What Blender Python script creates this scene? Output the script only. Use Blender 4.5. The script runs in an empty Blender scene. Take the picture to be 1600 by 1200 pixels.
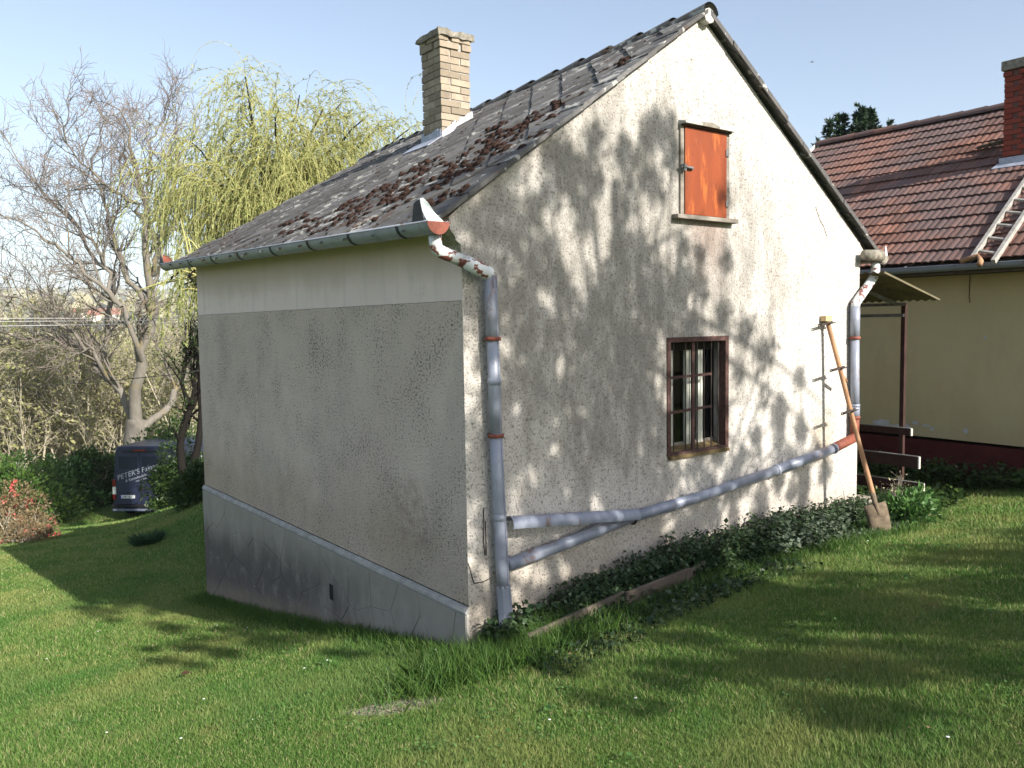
import bpy, math, random
import numpy as np
from mathutils import Vector, Matrix, Euler
PI = math.pi
R = math.radians
random.seed(7)
rng = np.random.default_rng(11)
SC = bpy.context.scene
COL = SC.collection

# ------------------------------------------------------------------ camera, world, sun, exposure
F_PX = 1297.145                      # focal length in pixels of the 1600 wide photograph
CAM = np.array([-3.3181, -4.9296, 0.0])
CM = np.array([[0.795167, -0.606175, -0.016166],
               [0.057385, 0.048683, 0.997164],
               [0.603669, 0.793840, -0.073497]])   # rows: right, up, forward
cam_d = bpy.data.cameras.new('camera')
cam = bpy.data.objects.new('camera', cam_d)
COL.objects.link(cam)
cam_d.sensor_width = 36.0
cam_d.lens = 36.0 * F_PX / 1600.0
cam_d.clip_start = 0.05
cam_d.clip_end = 9000.0
mm = Matrix.Identity(4)
for i in range(3):
    mm[i][0] = CM[0][i]; mm[i][1] = CM[1][i]; mm[i][2] = -CM[2][i]; mm[i][3] = CAM[i]
cam.matrix_world = mm
SC.camera = cam

SUN_AZ, SUN_EL = R(7.0), R(30.0)     # the sun stands at -Y, turned 7 degrees towards +X
S_TO = Vector((math.sin(SUN_AZ) * math.cos(SUN_EL), -math.cos(SUN_AZ) * math.cos(SUN_EL), math.sin(SUN_EL)))
S = np.array(-S_TO)                  # direction in which the light travels
sun_d = bpy.data.lights.new('sun', 'SUN')
sun_d.energy = 4.8
sun_d.angle = R(0.45)
sun_d.color = (1.0, 0.95, 0.87)
sun = bpy.data.objects.new('sun', sun_d)
COL.objects.link(sun)
sun.location = (0, -30, 30)
sun.rotation_euler = S_TO.to_track_quat('Z', 'Y').to_euler()

W = bpy.data.worlds.new('World')
SC.world = W
W.use_nodes = True
wn = W.node_tree.nodes; wl = W.node_tree.links
for n in list(wn): wn.remove(n)
sky = wn.new('ShaderNodeTexSky'); sky.sky_type = 'NISHITA'; sky.sun_disc = False
sky.sun_elevation = SUN_EL; sky.sun_rotation = R(180.0 - 7.0)
sky.air_density = 1.0; sky.dust_density = 1.6; sky.ozone_density = 1.2; sky.altitude = 200
bg = wn.new('ShaderNodeBackground'); bg.inputs['Strength'].default_value = 0.15
wo = wn.new('ShaderNodeOutputWorld')
hs = wn.new('ShaderNodeHueSaturation'); hs.inputs['Saturation'].default_value = 0.80; hs.inputs['Value'].default_value = 0.74
wl.new(sky.outputs[0], hs.inputs['Color']); wl.new(hs.outputs[0], bg.inputs[0]); wl.new(bg.outputs[0], wo.inputs[0])
SC.view_settings.view_transform = 'Standard'
SC.view_settings.look = 'None'
SC.view_settings.exposure = 0.95
SC.view_settings.gamma = 1.0
SC.view_settings.use_curve_mapping = False
SC.render.engine = 'CYCLES'
SC.cycles.max_bounces = 6
SC.cycles.diffuse_bounces = 3
SC.cycles.glossy_bounces = 2
SC.cycles.transmission_bounces = 4
SC.cycles.transparent_max_bounces = 8
SC.cycles.sample_clamp_indirect = 6.0

def at(u, D, v=513.0):
    """point of the place seen at pixel (u, v) of the photograph, D metres away along the view axis"""
    q = np.array([(u - 800) / F_PX, -(v - 600) / F_PX, 1.0])
    return CAM + D * (CM.T @ q)

# ------------------------------------------------------------------ mesh helpers
class MB:
    def __init__(s): s.v = []; s.f = []; s.t = None
    def add(s, V, Fc):
        b = len(s.v); s.v += [tuple(p) for p in V]; s.f += [tuple(i + b for i in f) for f in Fc]; return s
    def box(s, x0, x1, y0, y1, z0, z1):
        V = [(x0,y0,z0),(x1,y0,z0),(x1,y1,z0),(x0,y1,z0),(x0,y0,z1),(x1,y0,z1),(x1,y1,z1),(x0,y1,z1)]
        return s.add(V, [(0,3,2,1),(4,5,6,7),(0,1,5,4),(1,2,6,5),(2,3,7,6),(3,0,4,7)])
    def bar(s, p, q, w, h, up=(0,0,1)):
        p = Vector(p); q = Vector(q); d = (q - p).normalized(); u = Vector(up)
        a = d.cross(u)
        if a.length < 1e-4: a = d.cross(Vector((1,0,0)))
        a.normalize(); b = a.cross(d).normalized()
        V = []
        for c in (p, q):
            for sx, sz in ((-1,-1),(1,-1),(1,1),(-1,1)): V.append(c + a*sx*w/2 + b*sz*h/2)
        return s.add(V, [(0,3,2,1),(4,5,6,7),(0,1,5,4),(1,2,6,5),(2,3,7,6),(3,0,4,7)])
    def prism(s, poly, vec):
        n = len(poly); vec = Vector(vec); V = [Vector(p) for p in poly] + [Vector(p) + vec for p in poly]
        return s.add(V, [tuple(range(n))[::-1], tuple(range(n, 2*n))] + [(i, (i+1) % n, n + (i+1) % n, n + i) for i in range(n)])
    def tube(s, pts, rad, n=12, caps=True, a0=0.0, a1=2*PI, ref=(0,0,1)):
        pts = [Vector(p) for p in pts]; m = len(pts)
        if not hasattr(rad, '__len__'): rad = [rad]*m
        full = abs(a1 - a0 - 2*PI) < 1e-6; k = n if full else n + 1
        V = []; prev = None
        for i, p in enumerate(pts):
            d = (pts[min(i+1, m-1)] - pts[max(i-1, 0)]).normalized()
            if prev is None:
                r = Vector(ref)
                if abs(d.dot(r)) > 0.95: r = Vector((1,0,0))
                a = (r - d*r.dot(d)).normalized()
            else:
                a = (prev - d*prev.dot(d)).normalized()
            prev = a; b = d.cross(a)
            # mitre the bends so a round section stays round
            for j in range(k):
                t = a0 + (a1 - a0)*j/n
                V.append(p + (a*math.cos(t) + b*math.sin(t))*rad[i])
        Fc = []
        for i in range(m-1):
            for j in range(n if full else n):
                j2 = (j+1) % k
                Fc.append((i*k+j, i*k+j2, (i+1)*k+j2, (i+1)*k+j))
        if caps and full: Fc += [tuple(range(k))[::-1], tuple(range((m-1)*k, m*k))]
        return s.add(V, Fc)

def mesh_from(name, V, Fc, smooth=False):
    me = bpy.data.meshes.new(name)
    if isinstance(V, np.ndarray):
        V = np.ascontiguousarray(V, np.float32); Fc = np.ascontiguousarray(Fc, np.int32); k = Fc.shape[1]
        me.vertices.add(len(V)); me.vertices.foreach_set('co', V.ravel())
        me.loops.add(Fc.size); me.loops.foreach_set('vertex_index', Fc.ravel())
        me.polygons.add(len(Fc)); me.polygons.foreach_set('loop_start', np.arange(0, Fc.size, k, dtype=np.int32))
        try: me.polygons.foreach_set('loop_total', np.full(len(Fc), k, np.int32))
        except Exception: pass
        me.update(calc_edges=True)
    else:
        me.from_pydata([tuple(v) for v in V], [], Fc); me.update()
    if smooth: me.polygons.foreach_set('use_smooth', np.ones(len(me.polygons), bool))
    return me
def put(name, me, mat, parent=None, loc=None, rot=None):
    o = bpy.data.objects.new(name, me); COL.objects.link(o)
    if mat is not None and not me.materials: me.materials.append(mat)
    if loc is not None: o.location = loc
    if rot is not None: o.rotation_euler = rot
    if parent is not None:
        o.parent = parent
        if parent.get('base') is not None: o.matrix_parent_inverse = Matrix.Translation(-Vector(parent['base']))
    return o
def mk(name, mb, mat, parent=None, smooth=False, bevel=0.0):
    o = put(name, mesh_from(name, mb.v, mb.f, smooth), mat, parent)
    if bevel > 0:
        m = o.modifiers.new('bevel', 'BEVEL'); m.width = bevel; m.segments = 2; m.limit_method = 'ANGLE'
    return o
def thing(name, label, cat, loc, group=None):
    """an Empty at the thing's base; its parts are built in place and parented to it"""
    o = bpy.data.objects.new(name, None); COL.objects.link(o)
    o.location = loc; o['base'] = [float(c) for c in loc]; o['label'] = label; o['category'] = cat
    if group: o['group'] = group
    o.empty_display_size = 0.1
    return o
def tag(o, label, cat, group=None, kind=None):
    o['label'] = label; o['category'] = cat
    if group: o['group'] = group
    if kind: o['kind'] = kind
    return o
def struct(o): o['kind'] = 'structure'; return o
def stuff(o): o['kind'] = 'stuff'; return o

# ------------------------------------------------------------------ material helpers
class Mat:
    def __init__(s, name, rough=0.85, spec=0.3):
        s.m = bpy.data.materials.new(name); s.m.use_nodes = True
        s.nt = s.m.node_tree; s.n = s.nt.nodes; s.l = s.nt.links
        s.b = s.n['Principled BSDF']; s.b.inputs['Roughness'].default_value = rough
        s.b.inputs['Specular IOR Level'].default_value = spec
        s.obj = None
        s.hs = []
    def coord(s, kind='Object', scale=(1,1,1)):
        t = s.n.new('ShaderNodeTexCoord') if kind != 'World' else s.n.new('ShaderNodeNewGeometry')
        o = t.outputs['Position'] if kind == 'World' else t.outputs[kind]
        mp = s.n.new('ShaderNodeMapping'); mp.inputs['Scale'].default_value = scale
        s.l.new(o, mp.inputs[0]); return mp.outputs[0]
    def noise(s, scale, detail=4, rough=0.55, co=None, kind='World', str_=(1,1,1), dist=0.0):
        n = s.n.new('ShaderNodeTexNoise'); n.inputs['Scale'].default_value = scale
        n.inputs['Detail'].default_value = detail; n.inputs['Roughness'].default_value = rough
        n.inputs['Distortion'].default_value = dist
        s.l.new(co if co is not None else s.coord(kind, str_), n.inputs['Vector']); return n.outputs['Fac']
    def voro(s, scale, feature='F1', kind='World', str_=(1,1,1), out='Distance'):
        n = s.n.new('ShaderNodeTexVoronoi'); n.inputs['Scale'].default_value = scale; n.feature = feature
        s.l.new(s.coord(kind, str_), n.inputs['Vector']); return n.outputs[out]
    def ramp(s, fac, stops):
        r = s.n.new('ShaderNodeValToRGB'); e = r.color_ramp.elements
        while len(e) < len(stops): e.new(0.5)
        for el, (p, c) in zip(e, stops):
            el.position = p; el.color = (c, c, c, 1) if not hasattr(c, '__len__') else (*c, 1)
        s.l.new(fac, r.inputs[0]); return r.outputs[0]
    def mix(s, fac, a, b, mode='MIX'):
        m = s.n.new('ShaderNodeMix'); m.data_type = 'RGBA'; m.blend_type = mode
        for sock, val in ((m.inputs[0], fac), (m.inputs[6], a), (m.inputs[7], b)):
            if hasattr(val, 'links') or isinstance(val, bpy.types.NodeSocket): s.l.new(val, sock)
            elif hasattr(val, '__len__'): sock.default_value = (*val, 1)
            else: sock.default_value = val
        return m.outputs[2]
    def math(s, op, a, b=0.0, clamp=False):
        m = s.n.new('ShaderNodeMath'); m.operation = op; m.use_clamp = clamp
        for sock, val in ((m.inputs[0], a), (m.inputs[1], b)):
            if isinstance(val, bpy.types.NodeSocket): s.l.new(val, sock)
            else: sock.default_value = val
        return m.outputs[0]
    def xyz(s, kind='World'):
        sp = s.n.new('ShaderNodeSeparateXYZ'); s.l.new(s.coord(kind), sp.inputs[0]); return sp.outputs
    def band(s, val, a, b):
        m = s.n.new('ShaderNodeMapRange'); m.interpolation_type = 'SMOOTHSTEP'
        m.inputs[1].default_value = a; m.inputs[2].default_value = b
        s.l.new(val, m.inputs[0]); return m.outputs[0]
    def rnd(s):
        return s.n.new('ShaderNodeObjectInfo').outputs['Random']
    def attr(s, name):
        a = s.n.new('ShaderNodeAttribute'); a.attribute_name = name; return a.outputs['Fac']
    def col(s, c):
        if isinstance(c, bpy.types.NodeSocket): s.l.new(c, s.b.inputs['Base Color'])
        else: s.b.inputs['Base Color'].default_value = (*c, 1)
        return s
    def bump(s, h, strength=0.5, dist=0.01):
        b = s.n.new('ShaderNodeBump'); b.inputs['Strength'].default_value = strength; b.inputs['Distance'].default_value = dist
        s.l.new(h, b.inputs['Height'])
        if s.hs: s.l.new(s.hs[-1], b.inputs['Normal'])
        s.hs.append(b.outputs[0]); s.l.new(b.outputs[0], s.b.inputs['Normal']); return s

def simple(name, c, rough=0.8, spec=0.3, var=0.25, scale=8, metal=0.0, bump=0.0, str_=(1,1,1), kind='World'):
    m = Mat(name, rough, spec); m.b.inputs['Metallic'].default_value = metal
    n = m.noise(scale, 5, 0.6, kind=kind, str_=str_)
    lo = tuple(x*(1-var) for x in c); hi = tuple(min(1, x*(1+var)) for x in c)
    m.col(m.ramp(n, [(0.3, lo), (0.7, hi)]))
    if bump: m.bump(m.noise(scale*4, 4, 0.6, kind=kind, str_=str_), bump, 0.01)
    return m.m

# ---- plaster of the gable: cream roughcast with dark pores, grey lichen stain in the middle, brown foot
def m_gable():
    m = Mat('roughcast_gable', 0.95, 0.1)
    base = m.mix(m.noise(1.3, 4), (0.54, 0.50, 0.45), (0.68, 0.645, 0.60))
    X, Y, Z = m.xyz()
    # lichen: a broad patch with streaks running down
    dx = m.math('MULTIPLY', m.math('SUBTRACT', X, 1.75), 0.46); dz = m.math('MULTIPLY', m.math('SUBTRACT', Z, 0.35), 0.55)
    r = m.math('ADD', m.math('MULTIPLY', dx, dx), m.math('MULTIPLY', dz, dz))
    st = m.noise(2.4, 5, 0.65, str_=(1.3, 1, 0.6))
    fl = m.noise(7.0, 4, 0.6, str_=(1.3, 1, 0.6))
    patch = m.band(m.math('ADD', m.math('SUBTRACT', 1.35, r), m.math('MULTIPLY', m.math('SUBTRACT', st, 0.5), 2.6)), 0.0, 1.1)
    patch = m.math('MULTIPLY', patch, m.band(m.math('ADD', fl, m.math('MULTIPLY', st, 0.5)), 0.38, 0.88))
    c = m.mix(m.math('MULTIPLY', patch, 0.72), base, (0.215, 0.20, 0.175))
    # reddish run under the hatch sill
    hx = m.band(m.math('ABSOLUTE', m.math('SUBTRACT', X, 2.68)), 0.34, 0.16)
    hz = m.math('MULTIPLY', m.band(Z, 0.1, 0.86), m.band(Z, 0.90, 0.86))
    c = m.mix(m.math('MULTIPLY', m.math('MULTIPLY', hx, hz), m.math('MULTIPLY', m.noise(5, 3, str_=(2.5, 1, 0.5)), 0.8)), c, (0.24, 0.13, 0.10))
    # foot of the wall
    ft = m.band(m.math('ADD', Z, m.math('MULTIPLY', m.noise(2.2, 4), 0.9)), -1.0, -1.95)
    c = m.mix(m.math('MULTIPLY', ft, 0.55), c, (0.36, 0.27, 0.17))
    # a brown run beside the far drainpipe
    rx = m.math('MULTIPLY', m.band(m.math('ABSOLUTE', m.math('SUBTRACT', X, 4.55)), 0.35, 0.05), m.band(m.math('ABSOLUTE', m.math('SUBTRACT', Z, -1.25)), 0.4, 0.05))
    c = m.mix(m.math('MULTIPLY', rx, m.math('MULTIPLY', m.noise(9, 3), 0.7)), c, (0.40, 0.27, 0.12))
    # pores of the thrown plaster
    p1 = m.noise(52, 3, 0.75); p2 = m.noise(25, 2, 0.6)
    pore = m.band(m.math('ADD', p1, m.math('MULTIPLY', m.math('SUBTRACT', p2, 0.5), 0.45)), 0.49, 0.36)
    c = m.mix(m.math('MULTIPLY', pore, 0.72), c, (0.16, 0.14, 0.12))
    m.col(c); m.bump(p1, 0.9, 0.02); m.bump(m.noise(16, 3), 0.35, 0.02)
    return m.m
def m_side():
    m = Mat('roughcast_side', 0.95, 0.1)
    base = m.mix(m.noise(1.1, 5), (0.50, 0.41, 0.365), (0.70, 0.585, 0.52))
    X, Y, Z = m.xyz()
    damp = m.math('MULTIPLY', m.band(m.math('ADD', Z, m.math('MULTIPLY', m.noise(1.1, 4), 0.9)), -0.7, -1.4), m.noise(1.4, 4))
    c = m.mix(m.math('MULTIPLY', damp, 0.9), base, (0.34, 0.26, 0.19))
    spot = m.band(m.math('ADD', m.math('POWER', m.math('MULTIPLY', m.math('SUBTRACT', Y, 0.75), 1.6), 2.0), m.math('ADD', m.math('POWER', m.math('MULTIPLY', m.math('SUBTRACT', Z, -1.5), 2.2), 2.0), m.noise(3, 4))), 1.15, 0.45)
    c = m.mix(m.math('MULTIPLY', m.math('MULTIPLY', spot, m.band(m.noise(9, 5, 0.7), 0.35, 0.65)), 0.5), c, (0.17, 0.11, 0.09))
    p1 = m.noise(38, 3, 0.75, str_=(1, 1, 1.5)); p2 = m.noise(2.2, 3)
    pore = m.band(m.math('ADD', p1, m.math('MULTIPLY', m.math('SUBTRACT', p2, 0.5), 0.28)), 0.46, 0.35)
    c = m.mix(m.math('MULTIPLY', pore, 0.85), c, (0.10, 0.09, 0.08))
    c = m.mix(m.math('MULTIPLY', m.band(m.noise(0.9, 5, 0.7, str_=(1, 1, 0.6)), 0.48, 0.7), 0.35), c, (0.30, 0.28, 0.26))
    m.col(c); m.bump(p1, 0.9, 0.02)
    return m.m
def m_band():
    m = Mat('smooth_plaster', 0.85, 0.2)
    c = m.mix(m.noise(1.6, 5, str_=(1, 1, 0.35)), (0.68, 0.56, 0.53), (0.80, 0.665, 0.63))
    X, Y, Z = m.xyz()
    top = m.band(m.math('ADD', Z, m.math('MULTIPLY', m.noise(2.4, 4, str_=(1, 1, 0.4)), 0.3)), 0.42, 0.72)
    c = m.mix(m.math('MULTIPLY', top, 0.55), c, (0.42, 0.33, 0.26))
    c = m.mix(m.math('MULTIPLY', m.band(m.noise(6, 5, 0.7), 0.55, 0.75), 0.3), c, (0.36, 0.33, 0.29))
    c = m.mix(m.math('MULTIPLY', m.band(m.noise(2.6, 5, 0.7, str_=(1, 1.6, 0.12)), 0.5, 0.72), 0.35), c, (0.40, 0.385, 0.36))
    m.col(c); m.bump(m.noise(30, 4), 0.3, 0.006); m.bump(m.noise(3, 3), 0.3, 0.02)
    return m.m
def m_plinth():
    m = Mat('plinth_cement', 0.9, 0.15)
    X, Y, Z = m.xyz()
    base = m.mix(m.noise(1.5, 5, 0.6, str_=(1, 1, 0.6)), (0.21, 0.195, 0.18), (0.35, 0.32, 0.285))
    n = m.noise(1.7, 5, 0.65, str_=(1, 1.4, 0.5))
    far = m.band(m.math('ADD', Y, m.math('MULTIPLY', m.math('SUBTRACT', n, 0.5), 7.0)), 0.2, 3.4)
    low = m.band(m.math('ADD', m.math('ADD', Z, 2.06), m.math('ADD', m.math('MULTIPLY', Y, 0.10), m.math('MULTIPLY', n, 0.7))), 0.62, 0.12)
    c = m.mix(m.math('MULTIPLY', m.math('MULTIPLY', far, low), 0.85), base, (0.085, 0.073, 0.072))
    c = m.mix(m.math('MULTIPLY', m.band(m.noise(5, 5, 0.7), 0.5, 0.75), 0.35), c, (0.36, 0.34, 0.31))
    h = m.math('ADD', Z, m.math('MULTIPLY', Y, 0.155))
    foot = m.band(m.math('ADD', h, m.math('MULTIPLY', m.noise(3, 4), 0.25)), -2.15, -2.45)
    c = m.mix(m.math('MULTIPLY', foot, 0.6), c, (0.29, 0.23, 0.17))
    m.col(c); m.bump(m.noise(22, 5, 0.65), 0.35, 0.01)
    return m.m
def m_slate():
    m = Mat('weathered_slate', 0.9, 0.2)
    base = m.mix(m.rnd(), (0.085, 0.082, 0.08), (0.17, 0.165, 0.16))
    base = m.mix(m.math('MULTIPLY', m.band(m.noise(9, 5, 0.65), 0.4, 0.65), 0.6), base, (0.07, 0.065, 0.062))
    w = m.noise(11, 4, 0.65, str_=(1, 0.55, 1)); w2 = m.noise(1.4, 3)
    lich = m.band(m.math('ADD', w, m.math('MULTIPLY', m.math('SUBTRACT', w2, 0.5), 0.45)), 0.585, 0.64)
    c = m.mix(m.math('MULTIPLY', lich, 0.8), base, (0.44, 0.43, 0.40))
    ms = m.band(m.math('ADD', m.noise(5, 5, 0.7), m.math('MULTIPLY', m.math('SUBTRACT', m.noise(0.9, 2), 0.5), 0.4)), 0.60, 0.70)
    c = m.mix(m.math('MULTIPLY', ms, 0.7), c, (0.10, 0.055, 0.035))
    m.col(c); m.bump(m.noise(40, 4, 0.7), 0.4, 0.006)
    return m.m
def m_brick(name, c0, c1, stain):
    m = Mat(name, 0.9, 0.15)
    c = m.mix(m.rnd(), c0, c1)
    c = m.mix(m.math('MULTIPLY', m.band(m.noise(14, 5, 0.7), 0.45, 0.7), 0.5), c, stain)
    m.col(c); m.bump(m.noise(45, 4, 0.7), 0.5, 0.006)
    return m.m
def m_zinc():
    m = Mat('galvanised_sheet', 0.42, 0.5); m.b.inputs['Metallic'].default_value = 0.05
    c = m.mix(m.noise(6, 5, 0.6), (0.19, 0.21, 0.265), (0.32, 0.345, 0.42))
    c = m.mix(m.math('MULTIPLY', m.band(m.noise(4.5, 6, 0.75, str_=(1, 1, 0.45)), 0.57, 0.66), 0.75), c, (0.20, 0.10, 0.055))
    c = m.mix(m.math('MULTIPLY', m.band(m.noise(28, 5, 0.75, str_=(1, 1, 0.3)), 0.5, 0.72), 0.45), c, (0.17, 0.165, 0.16))
    m.col(c); m.bump(m.noise(9, 4), 0.35, 0.012)
    return m.m
def m_peel():
    m = Mat('peeling_painted_sheet', 0.5, 0.4)
    n = m.noise(9, 4, 0.6, str_=(1, 1, 1.4))
    c = m.mix(m.band(n, 0.53, 0.55), (0.58, 0.61, 0.62), (0.18, 0.06, 0.045))
    c = m.mix(m.math('MULTIPLY', m.band(m.noise(5, 4), 0.55, 0.7), 0.5), c, (0.10, 0.09, 0.08))
    m.col(c)
    return m.m
def m_tile():
    m = Mat('clay_roof_tile', 0.85, 0.2)
    X, Y, Z = m.xyz()
    c = m.mix(m.rnd(), (0.125, 0.066, 0.050), (0.27, 0.132, 0.095))
    age = m.band(m.math('ADD', m.noise(0.55, 3), m.math('MULTIPLY', m.noise(2.5, 3), 0.4)), 0.52, 0.78)
    c = m.mix(m.math('MULTIPLY', age, 0.85), c, (0.125, 0.092, 0.088))
    c = m.mix(m.math('MULTIPLY', m.band(m.noise(20, 4, 0.7), 0.5, 0.75), 0.35), c, (0.12, 0.07, 0.055))
    m.col(c); m.bump(m.noise(50, 3), 0.2, 0.004)
    return m.m
def m_yellow():
    m = Mat('ochre_render', 0.9, 0.1)
    c = m.mix(m.noise(0.8, 5), (0.50, 0.40, 0.22), (0.58, 0.475, 0.285))
    X, Y, Z = m.xyz()
    c = m.mix(m.math('MULTIPLY', m.band(m.math('ADD', Z, m.math('MULTIPLY', m.noise(2, 4), 0.7)), -0.75, -1.6), 0.35), c, (0.42, 0.36, 0.24))
    c = m.mix(m.math('MULTIPLY', m.band(m.noise(30, 4, 0.7), 0.52, 0.8), 0.3), c, (0.32, 0.25, 0.13))
    c = m.mix(m.math('MULTIPLY', m.band(m.noise(0.7, 5, 0.7, str_=(1, 1, 0.5)), 0.5, 0.68), 0.35), c, (0.42, 0.29, 0.17))
    c = m.mix(m.math('MULTIPLY', m.band(m.noise(1.6, 5, 0.75, str_=(1, 1, 0.25)), 0.52, 0.7), 0.3), c, (0.36, 0.32, 0.22))
    m.col(c); m.bump(m.noise(60, 3), 0.5, 0.008)
    return m.m
def m_ground():
    m = Mat('lawn_ground', 1.0, 0.05)
    X, Y, Z = m.xyz()
    n = m.noise(1.3, 5, 0.6); n2 = m.noise(14, 4, 0.7)
    c = m.mix(m.band(n, 0.35, 0.65), (0.085, 0.155, 0.030), (0.14, 0.19, 0.050))
    c = m.mix(m.math('MULTIPLY', m.band(n2, 0.45, 0.7), 0.5), c, (0.13, 0.10, 0.045))
    # worn soil in front of the corner
    a = m.math('MULTIPLY', m.math('ADD', m.math('ADD', X, 0.86), m.math('MULTIPLY', m.math('ADD', Y, 0.47), 1.1)), 5.0)
    b = m.math('MULTIPLY', m.math('SUBTRACT', m.math('ADD', X, 0.86), m.math('MULTIPLY', m.math('ADD', Y, 0.47), 0.3)), 2.4)
    r = m.math('ADD', m.math('MULTIPLY', a, a), m.math('MULTIPLY', b, b))
    c = m.mix(m.band(m.math('ADD', r, m.math('MULTIPLY', n2, 1.4)), 1.8, 0.9), c, (0.36, 0.30, 0.225))
    # meadow and woods of the valley
    dist = m.math('ADD', Y, m.math('MULTIPLY', X, 0.3))
    fieldn = m.noise(0.012, 3); fieldd = m.noise(0.05, 4)
    fc = m.mix(m.band(fieldn, 0.45, 0.55), (0.10, 0.16, 0.04), (0.15, 0.13, 0.07))
    fc = m.mix(m.math('MULTIPLY', m.band(fieldd, 0.45, 0.6), 0.8), fc, (0.10, 0.085, 0.055))
    c = m.mix(m.band(dist, 26, 40), c, fc)
    wood = m.mix(m.noise(0.02, 6, 0.7), (0.055, 0.06, 0.04), (0.10, 0.095, 0.065))
    c = m.mix(m.band(dist, 500, 800), c, wood)
    m.col(c); m.bump(n2, 0.6, 0.03)
    return m.m
def leafmat(name, a, b, rough=0.55, spec=0.35, trans=0.35, vein=0.0):
    m = Mat(name, rough, spec)
    t = m.attr('tint')
    c = m.ramp(t, [(0.0, a), (1.0, b)])
    m.col(c)
    tr = m.n.new('ShaderNodeBsdfTranslucent'); m.l.new(c, tr.inputs[0])
    mx = m.n.new('ShaderNodeMixShader'); mx.inputs[0].default_value = trans
    m.l.new(m.b.outputs[0], mx.inputs[1]); m.l.new(tr.outputs[0], mx.inputs[2])
    m.l.new(mx.outputs[0], m.n['Material Output'].inputs[0])
    return m.m
def m_grass():
    m = Mat('grass_blades', 0.6, 0.25)
    t = m.attr('tint')
    g = m.ramp(t, [(0.0, (0.040, 0.100, 0.018)), (0.45, (0.100, 0.205, 0.038)), (0.8, (0.20, 0.30, 0.075)), (1.0, (0.42, 0.38, 0.19))])
    n = m.noise(0.9, 4, 0.6)
    c = m.mix(m.math('MULTIPLY', m.band(n, 0.42, 0.68), 0.65), g, (0.29, 0.30, 0.100))
    n3 = m.noise(2.3, 3, 0.6)
    c = m.mix(m.math('MULTIPLY', m.band(n3, 0.62, 0.76), 0.45), c, (0.26, 0.22, 0.09))
    c = m.mix(m.math('MULTIPLY', m.band(m.noise(0.5, 3), 0.5, 0.66), 0.5), c, (0.060, 0.175, 0.036))
    m.col(c)
    tr = m.n.new('ShaderNodeBsdfTranslucent'); m.l.new(c, tr.inputs[0])
    mx = m.n.new('ShaderNodeMixShader'); mx.inputs[0].default_value = 0.3
    m.l.new(m.b.outputs[0], mx.inputs[1]); m.l.new(tr.outputs[0], mx.inputs[2])
    m.l.new(mx.outputs[0], m.n['Material Output'].inputs[0])
    return m.m
def m_bark(name, a, b, c2=None):
    m = Mat(name, 0.95, 0.1)
    c = m.mix(m.noise(6, 5, 0.7, str_=(1, 1, 0.3)), a, b)
    if c2: c = m.mix(m.math('MULTIPLY', m.band(m.noise(1.5, 4), 0.55, 0.7), 0.6), c, c2)
    m.col(c); m.bump(m.noise(12, 5, 0.7, str_=(1, 1, 0.25)), 0.7, 0.03)
    return m.m
def m_glass():
    m = Mat('window_glass', 0.05, 0.5)
    t = m.n.new('ShaderNodeBsdfTransparent'); t.inputs[0].default_value = (0.8, 0.83, 0.82, 1)
    g = m.n.new('ShaderNodeBsdfGlossy'); g.inputs['Roughness'].default_value = 0.06
    mx = m.n.new('ShaderNodeMixShader')
    fr = m.n.new('ShaderNodeFresnel'); fr.inputs[0].default_value = 1.5
    m.l.new(m.math('ADD', fr.outputs[0], 0.02), mx.inputs[0]); m.l.new(t.outputs[0], mx.inputs[1]); m.l.new(g.outputs[0], mx.inputs[2])
    m.l.new(mx.outputs[0], m.n['Material Output'].inputs[0])
    return m.m

GABLE = m_gable(); SIDE = m_side(); BANDM = m_band(); PLINTH = m_plinth(); SLATE = m_slate()
YBRICK = m_brick('yellow_brick', (0.23, 0.19, 0.14), (0.37, 0.31, 0.235), (0.16, 0.125, 0.10))
RBRICK = m_brick('red_brick', (0.20, 0.045, 0.03), (0.27, 0.07, 0.045), (0.12, 0.035, 0.03))
MORTAR = simple('mortar', (0.44, 0.42, 0.39), 0.95, 0.1, 0.25, 20, bump=0.4)
RMORTAR = simple('red_mortar', (0.13, 0.07, 0.06), 0.95, 0.1, 0.2, 20)
CONC = simple('mossy_concrete', (0.22, 0.20, 0.165), 0.95, 0.1, 0.5, 14, bump=0.6)
ZINC = m_zinc(); PEEL = m_peel()
RUST = simple('rust_red_paint', (0.20, 0.062, 0.040), 0.7, 0.3, 0.35, 14)
DARKIRON = simple('dark_iron', (0.045, 0.035, 0.03), 0.7, 0.3, 0.4, 20)
STRAP = simple('strap_iron', (0.035, 0.033, 0.036), 0.6, 0.3, 0.3, 20)
LEAD = simple('flashing_sheet', (0.33, 0.35, 0.41), 0.5, 0.4, 0.3, 9, metal=0.1)
REDWOOD = simple('flaking_red_brown_paint', (0.075, 0.040, 0.034), 0.75, 0.25, 0.5, 24, bump=0.3)
GREYWOOD = simple('grey_weathered_wood', (0.22, 0.195, 0.165), 0.9, 0.1, 0.45, 12, bump=0.5, str_=(0.3, 1, 1))
POLEWOOD = simple('worn_pole_wood', (0.36, 0.20, 0.11), 0.7, 0.25, 0.35, 10, bump=0.2, str_=(1, 1, 0.3))
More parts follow.
